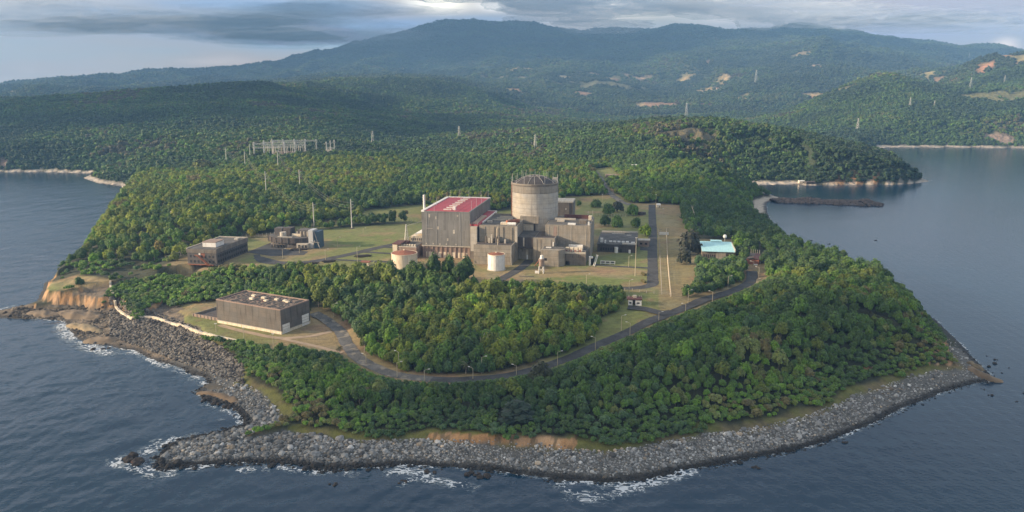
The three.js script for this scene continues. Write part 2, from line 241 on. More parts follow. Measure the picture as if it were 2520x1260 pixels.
for (const a of [[720, 1350, 46], [850, 1350, 46], [600, 1350, 43], [918, 1600, 36], [1130, 1800, 37], [1317, 1500, 35], [1000, 1150, 30], [1250, 1050, 28], [1200, 1300, 34],
  [0, 1560, 16], [100, 1700, 32], [100, 2000, 55], [100, 2500, 102], [-400, 2000, 50], [-400, 2600, 90], [320, 1600, 40], [320, 2100, 82], [320, 2550, 128], [640, 2000, 94], [640, 2600, 154], [640, 1650, 62], [480, 3300, 100], [100, 3300, 95], [0, 3400, 90],
  [850, 1900, 66], [850, 2500, 120], [1000, 1900, 36], [1000, 2600, 84], [1050, 3200, 172], [900, 3200, 172], [1250, 2200, 42], [1300, 3200, 66], [1180, 3200, 130],
  [1740, 1600, 83], [1600, 1650, 78], [1480, 1750, 62], [1880, 1560, 73], [2000, 1450, 52], [2100, 1380, 36], [2200, 1310, 18], [1740, 1350, 56], [1740, 1150, 36], [1600, 1000, 24], [1900, 1300, 34], [1500, 1300, 34], [1740, 2050, 26], [1500, 2200, 40], [2000, 1900, 14],
  [2250, 2250, 22], [2100, 2330, 26], [2100, 2600, 84], [2130, 3000, 182], [2020, 2900, 130], [1940, 2700, 68], [2250, 2900, 150], [2400, 3600, 262], [2520, 3600, 258], [2330, 3550, 235], [2400, 2600, 82], [2520, 2300, 26], [2300, 3200, 148], [2260, 3600, 150], [2520, 3000, 170], [2900, 3600, 260], [2900, 2400, 40],
  [1500, 3500, 48], [1500, 4200, 135], [1500, 5000, 240], [1500, 6200, 450], [1490, 7800, 700], [1560, 7700, 650], [1400, 7800, 690], [1300, 7900, 730], [1100, 8000, 765], [1000, 7800, 640], [900, 7500, 553], [770, 7200, 427], [640, 7000, 333], [340, 6800, 245], [150, 6800, 195], [0, 6800, 150], [-500, 6800, 120],
  [900, 4500, 195], [700, 4500, 180], [340, 4500, 120], [0, 4500, 100], [1250, 5200, 262], [1250, 7000, 560], [1050, 6000, 330], [1900, 7800, 703], [1790, 7900, 660], [1670, 7800, 735], [2270, 5200, 290], [2150, 5400, 370], [2060, 5600, 430], [1960, 6500, 530], [1960, 8000, 715], [2100, 8000, 630], [2200, 8000, 586], [2350, 8000, 520], [2520, 8000, 430], [3000, 8000, 340],
  [2300, 6300, 300], [2520, 6000, 260], [1900, 4000, 135], [1900, 4800, 255], [2000, 3300, 52], [1700, 3400, 50], [1700, 4200, 140], [1750, 5200, 300], [1750, 6300, 500],
  [0, 10500, 0], [640, 10500, 200], [1260, 10500, 800], [1900, 10500, 700], [2600, 11000, 300], [1260, 13000, 300]]) R(...a);
const tps = (() => {
  const q = ([x, z]) => [Math.atan2(x, -z), .62 * Math.log(Math.hypot(x, z))], n = spots.length, P = spots.map(q), N = n + 3, A = Array.from({ length: N }, () => new Float64Array(N + 1));
  const U = (d2) => (d2 < 1e-12 ? 0 : d2 * Math.log(d2));
  for (let i = 0; i < n; i++) { for (let j = 0; j < n; j++) A[i][j] = U((P[i][0] - P[j][0]) ** 2 + (P[i][1] - P[j][1]) ** 2); A[i][i] += 2e-4; A[i][n] = A[n][i] = 1; A[i][n + 1] = A[n + 1][i] = P[i][0]; A[i][n + 2] = A[n + 2][i] = P[i][1]; A[i][N] = spots[i][2]; }
  for (let c = 0; c < N; c++) {
    let p = c; for (let r = c + 1; r < N; r++) if (Math.abs(A[r][c]) > Math.abs(A[p][c])) p = r; [A[c], A[p]] = [A[p], A[c]];
    for (let r = c + 1; r < N; r++) { const f = A[r][c] / A[c][c]; if (f) for (let k = c; k <= N; k++) A[r][k] -= f * A[c][k]; }
  }
  const W = new Float64Array(N); for (let r = N - 1; r >= 0; r--) { let s = A[r][N]; for (let k = r + 1; k < N; k++) s -= A[r][k] * W[k]; W[r] = s / A[r][r]; }
  return (x, z) => { const [a, b] = q([x, z]); let s = W[n] + W[n + 1] * a + W[n + 2] * b; for (let i = 0; i < n; i++) { const d = (a - P[i][0]) ** 2 + (b - P[i][1]) ** 2; if (d > 1e-12) s += W[i] * d * Math.log(d); } return s; };
})();
// the plant's own axes: u to the right, v away from the camera, origin at the near left corner of the turbine hall
const TH = 9.8 * Math.PI / 180, OX = -71.07, OZ = -612.64, cT = Math.cos(TH), sT = Math.sin(TH), YARD = 18;
const fromPlant = (u, v, y = YARD) => V(OX + u * cT + v * sT, y, OZ + u * sT - v * cT);
const toPlant = (x, z) => [(x - OX) * cT + (z - OZ) * sT, (x - OX) * sT - (z - OZ) * cT];
function polyDist(P, x, z) { let best = 1e18, inside = false; for (let i = 0, j = P.length - 1; i < P.length; j = i++) { const a = P[j], b = P[i]; if ((a[1] > z) !== (b[1] > z) && x < (b[0] - a[0]) * (z - a[1]) / (b[1] - a[1]) + a[0]) inside = !inside; const ex = b[0] - a[0], ez = b[1] - a[1], t = clamp(((x - a[0]) * ex + (z - a[1]) * ez) / (ex * ex + ez * ez)); best = Math.min(best, (x - a[0] - t * ex) ** 2 + (z - a[1] - t * ez) ** 2); } return (inside ? 1 : -1) * Math.sqrt(best); }
const yardPoly = [[-182, -62], [-60, -62], [45, -66], [66, -86], [204, -86], [212, -20], [210, 320], [120, 330], [0, 230], [-60, 150], [-182, 60]];
const pumpPoly = [[335, 778], [450, 748], [560, 740], [770, 785], [820, 800], [848, 850], [790, 880], [640, 858], [520, 835]].map(([x, y]) => { const p = at(x, y, 6); return [p.x, p.z]; });
function land(x, z) {
  const r = Math.hypot(x, z), { d, w, s } = shore(x, z);
  if (d < 0) return Math.max(-5, -.1 + d * .12);
  let h = Math.max(tps(x, z), 2);
  if (r > 700) {
    const f = sstep(700, 2600, r), m = sstep(3200, 6500, r);
    h += f * (8 * fbm2(x / 160, z / 160, 3, 3) + 16 * ridge2(x / 420, z / 420, 3, 5) - 3) + m * (60 * ridge2(x / 1300 + .4, z / 1500, 4, 8) + 16 * fbm2(x / 260, z / 260, 2, 12) - 62) + sstep(3400, 4800, r) * (1 - .6 * sstep(6500, 8000, r)) * 62 * ridge2(x / 430 + .5 * noise2(x / 900, z / 900, 3), z / 1500, 3, 81);
  } else h += .5 * fbm2(x / 18, z / 18, 3, 3);
  if (r < 1400) {
    const [u, v] = toPlant(x, z), k = polyDist(yardPoly, u, v); if (k > -30) h = lerp(h, YARD, sstep(-30, -2, k));
    const kp = polyDist(pumpPoly, x, z); if (kp > -14) h = lerp(h, 6 + .1 * fbm2(x / 9, z / 9, 2, 8), sstep(-14, 0, kp));
  }
  const rough = w > 10 && r < 700 ? .35 * fbm2(x / 5, z / 5, 3, 61) : 0;
  const prof = d < w ? .15 + 2.3 * (d / w) ** .85 + rough * sstep(0, 6, d) : 2.45 + rough + (d - w) * s * (1 + .25 * fbm2(x / 14, z / 14, 2, 67));
  let pf = prof; if (x < -195 && x > -345 && z > -620 && z < -470) { const e = polyDist(headland, x, z) + 1.6 * fbm2(x / 5, z / 5, 3, 91); const shelf = Math.min(prof, 2.6 + 1.1 * fbm2(x / 7, z / 4, 3, 93) + .06 * d); pf = e < 0 ? shelf : shelf + Math.min(e * (2.1 + .8 * fbm2(x / 9, z / 9, 2, 95)), 6.4 + .1 * e); if (x > -280) pf = lerp(pf, Math.max(prof, 5), sstep(-280, -205, x)); pf = lerp(pf, prof, sstep(-505, -470, z)); }
  return blend(h, pf);
}
const headland = [[104, 738], [112, 744], [150, 749], [200, 750], [245, 757], [288, 752], [330, 772], [450, 700], [420, 600], [200, 600], [110, 690]].map(([x, y], i) => { const p = at(x, y, i < 6 ? 3 : 10); return [p.x, p.z]; });
function blend(h, prof) {
  const k = 1.2, q = clamp(.5 + .5 * (h - prof) / k); return lerp(h, prof, q) - k * q * (1 - q);
}
function ground(px, py) {                                   // where a line of sight first meets the land
  const d = sight(px, py), n = Math.hypot(d[0], d[2]); let t = 240 / n, last = t;
  for (; t * n < 12000; t *= 1.006) { if (EYE + d[1] * t < Math.max(0, land(d[0] * t, d[2] * t))) break; last = t; }
  for (let i = 0; i < 14; i++) { const m = (t + last) / 2; if (EYE + d[1] * m < Math.max(0, land(d[0] * m, d[2] * m))) t = m; else last = m; }
  return V(d[0] * t, EYE + d[1] * t, d[2] * t);
}
const pxPoly = (list) => list.map(([x, y]) => { const p = ground(x, y); return [p.x, p.z]; });

// ------------------------------------------------------------------ roads: centre lines
function lineOf(list, step = 3) { const pts = list.map((q) => (q.isVector3 ? q : ground(...q))), c = new THREE.CatmullRomCurve3(pts, false, 'centripetal'); return c.getSpacedPoints(Math.max(8, Math.round(c.getLength() / step))); }
const plantLine = (list) => lineOf(list.map(([u, v]) => fromPlant(u, v)), 3);
const roads = [];
function road(name, line, width, mat, label, lift = .12, category = 'road') {
  const n = line.length, across = 4, pos = [], uv = [], idx = []; let run = 0;
  for (let i = 0; i < n; i++) {
    const a = line[Math.max(0, i - 1)], b = line[Math.min(n - 1, i + 1)], tx = b.x - a.x, tz = b.z - a.z, l = Math.hypot(tx, tz) || 1; if (i) run += line[i].distanceTo(line[i - 1]);
    const hs = []; for (let k = 0; k <= across; k++) { const o = (k / across - .5) * width * (1 + (k === 0 || k === across ? .05 * noise2(run / 3, k, 5) : 0)), x = line[i].x - tz / l * o, z = line[i].z + tx / l * o; hs.push([x, z, land(x, z)]); }
    const top = Math.max(...hs.map((q) => q[2]));
    for (let k = 0; k <= across; k++) { pos.push(hs[k][0], lerp(hs[k][2], top, .6) + lift, hs[k][1]); uv.push(hs[k][0], hs[k][1]); }
    if (i) for (let k = 0; k < across; k++) { const q = (i - 1) * (across + 1) + k; idx.push(q, q + 1, q + across + 1, q + 1, q + across + 2, q + across + 1); }
  }
  const g = new THREE.BufferGeometry(); g.setAttribute('position', new THREE.Float32BufferAttribute(pos, 3)); g.setAttribute('uv', new THREE.Float32BufferAttribute(uv, 2)); g.setIndex(idx); g.computeVertexNormals();
  roads.push({ line, half: width / 2 }); return setting(name, g, mat, label, category);
}
const coastLineA = lineOf([[772, 772], [800, 787], [835, 815], [855, 850], [880, 880], [925, 905], [985, 925], [1060, 934]]);
const coastLineB = lineOf([[1060, 934], [1150, 934], [1250, 925], [1330, 905], [1400, 882], [1480, 846], [1560, 811], [1640, 775], [1700, 752], [1770, 727], [1820, 709], [1848, 692], [1850, 668]]);
road('coast_road', coastLineA, 7.5, MAT.asphaltworn, 'pale worn road curving down from the coast road to the pump house', .14);
road('coast_road', coastLineB, 7.5, MAT.asphalt, 'dark asphalt road running along the wood from the palm to the rusty shed', .13);
road('gate_road', lineOf([[1545, 757], [1590, 762], [1630, 771], [1655, 768]]), 8, MAT.asphalt, 'short asphalt branch joining the guard house to the coast road', .16);
road('plant_road', plantLine([[180, 318], [180, 250], [180.5, 150], [180, 50], [180, -40], [179, -62], [168, -72], [145, -75], [110, -76]]), 7.6, MAT.asphalt, 'long straight dark road on the right side of the plant turning along the front lawn', .12);
road('reactor_drive', plantLine([[86, 2], [83.5, -25], [76, -60], [70, -86]]), 7.5, MAT.asphalt, 'dark drive running from the wood up to the reactor building', .13);
road('yard_road', plantLine([[-128, -25], [-100, -40], [-82, -34], [-62, -4], [-42, 38], [-24, 62], [-6, 68], [0, 68]]), 8.6, MAT.asphalt, 'dark road slanting across the grass yard left of the turbine hall', .12);
road('yard_road', plantLine([[-74, -22], [-40, -23], [-14, -22]]), 4.6, MAT.asphalt, 'narrow dark lane nearest the rusty tank in the left yard', .15);
road('yard_road', plantLine([[-55, 10], [-35, 8], [-14, 7]]), 4.6, MAT.asphalt, 'narrow dark lane in the middle of the left yard', .15);
road('yard_road', plantLine([[-46, 32], [-28, 30], [-12, 29]]), 4.4, MAT.asphalt, 'narrow dark lane nearest the lattice masts in the left yard', .15);
road('yard_road', plantLine([[-134, -15], [-118, -38], [-104, -44], [-95, -42]]), 5, MAT.asphalt, 'narrow lane round the oval lawn beside the office block', .16);
road('service_lane', plantLine([[134, -4], [150, -8], [178, -10]]), 4.2, MAT.asphalt, 'narrow dark lane between the two lawns right of the plant', .16);
road('service_lane', plantLine([[170, 62], [180, 62]]), 14, MAT.asphalt, 'asphalt apron beside the pink hut', .15);
road('service_lane', plantLine([[86, -52], [97, -52]]), 1.6, MAT.asphalt, 'short dark path leading to the elevated white tank', .16);
road('hill_road', lineOf([[1462, 420], [1478, 440], [1490, 462], [1508, 482], [1530, 497], [1560, 507]]), 8, MAT.asphaltworn, 'grey road climbing into the forest behind the reactor', .2);
road('dirt_track', lineOf([[540, 800], [610, 818], [690, 832], [760, 828], [815, 816]]), 4, MAT.dirt, 'pale dirt track in front of the pump house', .12, 'track');
road('dirt_track', lineOf([[690, 833], [745, 845], [800, 858], [845, 868]]), 3, MAT.dirt, 'dirt track branching over the grass below the pump house', .13, 'track');
const roadGap = (x, z) => { let b = 1e9; for (const { line, half } of roads) for (let i = 0; i < line.length; i += 2) { const q = Math.hypot(line[i].x - x, line[i].z - z) - half; if (q < b) b = q; } return b; };

// ------------------------------------------------------------------ what grows where
const openPolys = [
  pxPoly([[1462, 845], [1478, 790], [1530, 765], [1545, 720], [1560, 712], [1655, 700], [1692, 745], [1640, 790], [1560, 815]]),
  pxPoly([[1838, 652], [1872, 650], [1892, 668], [1884, 690], [1846, 706]]),
  pxPoly([[122, 698], [180, 680], [232, 684], [262, 690], [272, 705], [200, 712], [130, 712]]),
  pxPoly([[1470, 440], [1462, 415], [1500, 412], [1530, 440], [1500, 446]]),
  pxPoly([[880, 545], [905, 520], [960, 512], [1045, 504], [1045, 545]]),
  pxPoly([[1690, 640], [1710, 590], [1800, 590], [1815, 650], [1700, 652]]),
  pxPoly([[1618, 560], [1612, 500], [1645, 520], [1655, 560]]),
  pxPoly([[1380, 505], [1395, 484], [1500, 480], [1520, 500], [1500, 520]]),
  pxPoly([[690, 570], [720, 562], [880, 535], [905, 545], [780, 562]]),
  pxPoly([[1000, 925], [930, 905], [900, 915], [1000, 950], [1060, 950], [1200, 938], [1180, 928]]),
];
function openness(x, z) {                                   // how far inside open ground, in metres; below zero it is wooded
  let k = polyDist(yardPoly.map((q) => q), ...toPlant(x, z)); k = Math.max(k, polyDist(pumpPoly, x, z) - 2);
  for (const p of openPolys) k = Math.max(k, polyDist(p, x, z)); return k;
}

// ------------------------------------------------------------------ the land as sheets: near ground, hills, mountain
const C = { grass: [.155, .195, .045], dry: [.30, .225, .11], pale: [.31, .245, .15], floor: [.045, .05, .025], stone: [.14, .135, .125], wet: [.04, .038, .036], sand: [.52, .45, .37], clay: [.44, .245, .11], rock: [.17, .135, .10], moss: [.15, .15, .035], wood: [.035, .052, .028], redsoil: [.3, .17, .11] };
const clearings = [                                       // bare or dry slopes far off: column, row, half width, half height, colour
  [1375, 190, 28, 9, [.62, .50, .30]], [1455, 184, 26, 8, [.5, .38, .25]], [1570, 194, 34, 6, [.5, .34, .22]], [1390, 226, 34, 6, [.42, .36, .22]], [1640, 214, 60, 8, [.28, .25, .13]], [1740, 258, 22, 4, [.34, .17, .13]], [1870, 258, 22, 5, [.26, .24, .1]],
  [2350, 196, 46, 12, [.55, .32, .16]], [2410, 172, 26, 12, [.52, .26, .15]], [2225, 228, 24, 6, [.5, .25, .13]], [2235, 196, 30, 8, [.3, .2, .15]], [2420, 235, 120, 22, [.2, .19, .07]], [2080, 215, 60, 14, [.17, .16, .07]], [2000, 164, 30, 5, [.36, .28, .2]], [318, 214, 12, 4, [.5, .34, .16]], [40, 222, 90, 8, [.22, .19, .12]],
  [1500, 205, 150, 26, [.15, .15, .07]], [1250, 225, 60, 8, [.2, .15, .12]], [2460, 340, 30, 6, [.3, .22, .17]], [8, 395, 12, 14, [.3, .2, .15]], [1700, 340, 60, 16, [.16, .14, .08]], [2030, 103, 12, 3, [.4, .3, .18]], [1250, 190, 260, 6, [.2, .18, .1]],
].map(([x, y, a, b, c]) => { const p = ground(x, y), r = Math.hypot(p.x, p.z); return { x: p.x, z: p.z, az: Math.atan2(p.x, -p.z), r, sx: a / F, sr: Math.max(r * b / F * 3.2, 20), c }; });
function clearing(x, z) { const az = Math.atan2(x, -z), r = Math.hypot(x, z); let f = 0, c = null; for (const q of clearings) { const u = (az - q.az) / q.sx, v = (r - q.r) / q.sr; if (u * u + v * v > 4) continue; const k = 1 - Math.sqrt(u * u + v * v) + 1.5 * fbm2(x / 60, z / 110, 4, 301) - .15; if (k > f) { f = k; c = q.c; } }
  if (r > 3350 && az > -.02) { const k = (fbm2(x / 170, z / 240, 5, 333) + .14 * sstep(4900, 3900, r) - .34 - .2 * sstep(4800, 6500, r)) * 3; if (k > f) { f = k; c = SCAR[h3(Math.floor(x / 300), Math.floor(z / 300), 5) * 3 | 0]; } }
  return [clamp(f * 1.5), c]; }
const SCAR = [[.5, .37, .19], [.36, .3, .13], [.42, .25, .15]];
const cliffs = [[1115, 1385, 'orange'], [100, 285, 'headland']];
const mix3 = (a, b, t) => [lerp(a[0], b[0], t), lerp(a[1], b[1], t), lerp(a[2], b[2], t)];
const lawns = [[[100, -78], [100, -58], [128, -40], [170, -48], [170, -66], [120, -78]], [[-90, 25], [-60, 20], [-40, 60], [-50, 100], [-110, 75]], [[-52, 130], [-20, 110], [30, 130], [60, 190], [10, 200]], [[-60, -20], [-20, 0], [-20, 60], [-40, 30]]];
function tint(x, z, y, steep) {
  const r = Math.hypot(x, z), s = shore(x, z), d = s.d, w = s.w;
  if (d < -1) return C.wet;
  const n1 = fbm2(x / 14, z / 14, 4, 401), n2 = fbm2(x / 3, z / 3, 2, 407), n3 = fbm2(x / 60, z / 60, 3, 411);
  let c;
  if (r < 1250) {
    const k = openness(x, z), g = roadGap(x, z);
    c = C.floor;
    if (k > -6 || g < 7) {
      c = mix3(C.dry, C.pale, sstep(-.2, .5, n1)); const [u, v] = toPlant(x, z);
      let green = sstep(-.25, .3, n3 + .4 * n1) * .8; for (const L of lawns) green = Math.max(green, sstep(-6, 6, polyDist(L, u, v)) * sstep(-.45, .2, n1 + .3 * n2 + .15));
      if (v > 100 && u < 60) green = Math.max(green, .75); if (u > 184) green *= .3;
      c = mix3(c, C.grass, green); c = mix3(c, C.redsoil, .5 * sstep(.25, .5, fbm2(x / 22, z / 22, 3, 433)));
      c = mix3(C.floor, c, Math.max(sstep(-6, 0, k), 1 - sstep(4, 7, g)));
    }
    if (w > 10 && r < 700) {
      const grassy = mix3(C.moss, mix3(C.dry, C.floor, .5), sstep(-.25, .3, n1)); c = mix3(grassy, c, sstep(w + 3, w + 7, d + 5 * n1));
      c = mix3(C.stone, c, sstep(w - 3, w + 1, d + 4 * n1));
      if (x < -190 && d < w + 6 && !(polyDist(headland, x, z) > 3 && x > -284 && steep < .7)) c = mix3(mix3(C.rock, [.25, .19, .13], sstep(-.1, .4, n1)), C.wet, .6 * sstep(.1, .4, n2 + n3));
    } else if (r > 700) c = mix3(C.sand, c, sstep(w - 5, w, d + 2 * n1));
    c = mix3(C.wet, c, sstep(1.5, 5.5, d + 2 * n2));
    if (steep > (x < -200 ? .75 : .55) && r < 700 && ((x < -240 && y > 2.4 && d < 70 && z > -585 && polyDist(headland, x, z) < 14) || (y > 2.6 && y < 9 && d < 32 && x > -40))) { c = mix3(C.clay, [.52, .33, .19], sstep(-.3, .4, n1 + .5 * n2)); if (n2 > .35) c = mix3(c, C.floor, .6); }
    if (steep > .5 && r > 1150 && d < 20 && y > 2.4 && y < 10 && n1 > .12) c = C.clay; else if (r > 1150 && d > 3 && d < 40 && steep > .5) c = C.floor;
  } else {
    c = C.wood; c = mix3(c, [.075, .085, .033], sstep(-.1, .5, n3)); c = [c[0] * (1 + .35 * n1), c[1] * (1 + .35 * n1), c[2] * (1 + .35 * n1)];
    const [f, cc] = clearing(x, z); if (f > 0) c = mix3(c, cc, f);
    c = mix3(C.sand, c, sstep(w - 4, w + 2, d)); if (d > 0 && d < 20 && y > 2.4 && y < 10 && n1 > .12 && steep > .5 && r < 1400) c = C.clay; else if (d > 3 && d < 40 && steep > .5) c = C.wood;
  }
  return c;
}
const detailMap = tex(512, 26, (u, v) => { const k = .82 + .28 * fbm2(u * 10, v * 10, 5, 501, 10) + .16 * noise2(u * 110, v * 110, 503, 110); return [k, k, k * .98]; });
const detailBump = tex(512, 26, (u, v) => [.5 + .5 * fbm2(u * 26, v * 26, 5, 505, 26)], false);
const landMat = new THREE.MeshStandardMaterial({ vertexColors: true, roughness: .97, map: detailMap, bumpMap: detailBump, bumpScale: .25, side: THREE.DoubleSide });
const hillMat = new THREE.MeshStandardMaterial({ vertexColors: true, roughness: .98, side: THREE.DoubleSide, map: tex(512, 420, (u, v) => { const k = .78 + .4 * fbm2(u * 30, v * 30, 5, 511, 30); return [k, k, k]; }), bumpMap: tex(512, 300, (u, v) => [.5 + .5 * fbm2(u * 34, v * 34, 4, 515, 34)], false), bumpScale: 7 });
const radii = []; for (let r = 235; r < 8500; r *= r < 560 ? 1.0042 : r < 1100 ? 1.0062 : r < 3000 ? 1.011 : 1.014) radii.push(r);
function sheet(name, i0, i1, cols, half, mat, label, category) {
  const rows = i1 - i0 + 1, pos = new Float32Array(rows * (cols + 1) * 3), col = new Float32Array(rows * (cols + 1) * 3), uv = new Float32Array(rows * (cols + 1) * 2), idx = [];
  for (let i = 0; i < rows; i++) for (let j = 0; j <= cols; j++) { const a = (j / cols * 2 - 1) * half, r = radii[i0 + i], k = i * (cols + 1) + j, x = r * Math.sin(a), z = -r * Math.cos(a); pos.set([x, land(x, z), z], k * 3); uv.set([x, z], k * 2); }
  for (let i = 0; i < rows; i++) for (let j = 0; j <= cols; j++) {
    const k = i * (cols + 1) + j, q = (a, b) => { const m = (clamp(a, 0, rows - 1) * (cols + 1) + clamp(b, 0, cols)) * 3; return [pos[m], pos[m + 1], pos[m + 2]]; };
    const A = q(i - 1, j), B = q(i + 1, j), D = q(i, j - 1), E = q(i, j + 1), gr = (B[1] - A[1]) / Math.hypot(B[0] - A[0], B[2] - A[2]), gc = (E[1] - D[1]) / Math.hypot(E[0] - D[0], E[2] - D[2]);
    col.set(tint(pos[k * 3], pos[k * 3 + 2], pos[k * 3 + 1], Math.hypot(gr, gc)), k * 3);
    if (i && j) { const m = k - cols - 2; idx.push(m, m + 1, k, m, k, k - 1); }
  }
  const g = new THREE.BufferGeometry(); g.setAttribute('position', new THREE.BufferAttribute(pos, 3)); g.setAttribute('color', new THREE.BufferAttribute(col, 3)); g.setAttribute('uv', new THREE.BufferAttribute(uv, 2)); g.setIndex(idx); g.computeVertexNormals();
  return setting(name, g, mat, label, category);
}
const iA = radii.findIndex((r) => r > 1250), iB = radii.findIndex((r) => r > 3300);
sheet('ground', 0, iA, 640, .72, landMat, 'headland ground with dry grass yards, stony shore and low cliffs', 'ground');
sheet('hills', iA, iB, 560, .72, hillMat, 'wooded hills behind the plant and across the bay', 'hills');
sheet('mountain', iB, radii.length - 1, 560, .72, hillMat, 'hazy blue mountain with its top in the clouds', 'mountain');

// ------------------------------------------------------------------ the sea
const seaMat = new THREE.MeshPhysicalMaterial({ roughness: .1, specularIntensity: .78, ior: 1.333, side: THREE.DoubleSide, bumpMap: tex(1024, 90, (u, v) => [.5 + .28 * fbm2(u * 22 + .6 * noise2(u * 6, v * 6, 3, 6), v * 34, 4, 601, 2) + .3 * fbm2(u * 60, v * 78, 3, 611, 6)], false), bumpScale: .14 });
seaMat.color.setRGB(.002, .025, .054);
const seaRough = (x, z, r) => (1 - sstep(900, 1700, r)) * lerp(.9, .12, sstep(-60, 280, x + (z + 300) * -.15));
{
  const rs = [100]; while (rs[rs.length - 1] < 8700) { const r = rs[rs.length - 1]; rs.push(r * (r < 900 ? 1.0036 : r < 1700 ? 1.006 : 1.02)); }
  const cols = 760, half = .85, pos = [], uv = [], idx = [];
  rs.forEach((r, i) => { for (let j = 0; j <= cols; j++) {
    const a = (j / cols * 2 - 1) * half, x = r * Math.sin(a), z = -r * Math.cos(a), f = seaRough(x, z, r);
    const sw = f * (.30 * noise2((x * .8 + z * .6) / 13, (z * .8 - x * .6) / 30, 621) + .2 * noise2((x * .3 + z) / 6, (x - z * .3) / 11, 623) + .12 * noise2(x / 2.6, z / 3.4, 627));
    pos.push(x, sw, z); uv.push(x, z); if (i && j) { const k = i * (cols + 1) + j, m = k - cols - 2; idx.push(m, m + 1, k, m, k, k - 1); }
  } });
  const g = new THREE.BufferGeometry(); g.setAttribute('position', new THREE.Float32BufferAttribute(pos, 3)); g.setAttribute('uv', new THREE.Float32BufferAttribute(uv, 2)); g.setIndex(idx); g.computeVertexNormals();
  setting('sea', g, seaMat, 'dark blue sea with small waves round the headland', 'sea');
}
// ------------------------------------------------------------------ crowns: lobes of leaf clumps round a core painted darker for the shade inside
function crownGeo(seed, { lobes = 9, leaves = 70, leaf = .2, flat = 1, core = 1, vr = .6, spread = .6, tall = 1, up = .25 } = {}) {
  const rnd = rng(seed), pos = [], nor = [], col = [], tri = (a, b, c, n, k) => { for (const p of [a, b, c]) { pos.push(...p); nor.push(n.x, n.y, n.z); col.push(k[0], k[1], k[2]); } };
  const L = [];
  for (let i = 0; i < lobes; i++) {
    const q = i / lobes, a = i * 2.4 + rnd() * .8, yt = .35 + .8 * rnd(), r = tall > 2 ? spread * Math.sqrt(rnd()) * (1.15 - .45 * yt) : spread * 1.12 * Math.sqrt(q) * (0.85 + .3 * rnd()), y = tall > 2 ? yt : (.40 + .32 * (1 - q * q) * tall) * (.85 + .4 * rnd()) * flat;
    L.push({ c: V(Math.cos(a) * r, y, Math.sin(a) * r), r: lerp(.47, .33, q) * (1 - vr / 2 + vr * rnd()), t: .85 + .3 * rnd() });
  }
  const t = new THREE.Vector3(), b = new THREE.Vector3(), n = new THREE.Vector3();
  for (const o of L) {
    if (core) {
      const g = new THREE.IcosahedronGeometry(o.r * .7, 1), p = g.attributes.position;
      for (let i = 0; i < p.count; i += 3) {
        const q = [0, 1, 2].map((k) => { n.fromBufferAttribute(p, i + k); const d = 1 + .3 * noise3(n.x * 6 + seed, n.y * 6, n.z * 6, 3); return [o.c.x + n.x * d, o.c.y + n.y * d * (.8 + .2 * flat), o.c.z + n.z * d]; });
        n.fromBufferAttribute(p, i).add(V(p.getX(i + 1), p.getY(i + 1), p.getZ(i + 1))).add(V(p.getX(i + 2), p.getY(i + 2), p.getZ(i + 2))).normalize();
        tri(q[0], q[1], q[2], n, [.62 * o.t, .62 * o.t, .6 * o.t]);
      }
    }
    for (let i = 0; i < leaves; i++) {
      const z = rnd() * 1.7 - .7, a = rnd() * 6.283, s = Math.sqrt(Math.max(0, 1 - z * z)); n.set(s * Math.cos(a), z, s * Math.sin(a));
      const rr = o.r * (.64 + .7 * rnd() * (.45 + .55 * rnd())), c = V(o.c.x + n.x * rr, o.c.y + n.y * rr * (.75 + .25 * flat), o.c.z + n.z * rr);
      n.add(V(rnd() - .5, rnd() * .8 - .2 + up, rnd() - .5).multiplyScalar(1.1)).normalize(); t.set(rnd() - .5, rnd() - .5, rnd() - .5).cross(n).normalize(); b.crossVectors(n, t);
      const w = leaf * (.6 + .8 * rnd()), hgt = w * (.6 + .5 * rnd()), k = (.7 + .65 * rnd()) * o.t, kk = [k * (.92 + .2 * rnd()), k, k * (.8 + .4 * rnd())], P = (u, v) => [c.x + t.x * u + b.x * v, c.y + t.y * u + b.y * v, c.z + t.z * u + b.z * v];
      tri(P(-w, 0), P(0, -hgt), P(w, 0), n, kk); tri(P(-w, 0), P(w, 0), P(0, hgt), n, kk);
    }
  }
  const g = new THREE.BufferGeometry(); g.setAttribute('position', new THREE.Float32BufferAttribute(pos, 3)); g.setAttribute('normal', new THREE.Float32BufferAttribute(nor, 3)); g.setAttribute('color', new THREE.Float32BufferAttribute(col, 3)); return g;
}
const leafMat = new THREE.MeshPhysicalMaterial({ vertexColors: true, roughness: .95, side: THREE.DoubleSide, transmission: .2, thickness: 0 });
const toned = new Map();
function leafTone(c) { const k = c.map((x) => x.toFixed(3)).join(); if (!toned.has(k)) { const m = leafMat.clone(); m.color.setRGB(...c); toned.set(k, m); } return toned.get(k); }
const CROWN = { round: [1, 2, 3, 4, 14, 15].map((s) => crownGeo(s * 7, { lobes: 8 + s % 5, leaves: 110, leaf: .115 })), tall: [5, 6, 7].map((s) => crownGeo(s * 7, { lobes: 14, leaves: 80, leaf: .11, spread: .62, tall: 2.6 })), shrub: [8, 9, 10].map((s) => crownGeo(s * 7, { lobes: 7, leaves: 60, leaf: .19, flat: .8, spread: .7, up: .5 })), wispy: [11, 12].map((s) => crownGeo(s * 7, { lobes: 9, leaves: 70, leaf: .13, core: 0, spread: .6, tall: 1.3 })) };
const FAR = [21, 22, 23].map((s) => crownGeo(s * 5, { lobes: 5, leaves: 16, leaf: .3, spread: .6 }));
const MASS = [31, 32, 33].map((s) => crownGeo(s * 5, { lobes: 7, leaves: 8, leaf: .24, spread: .75, flat: .8 }));
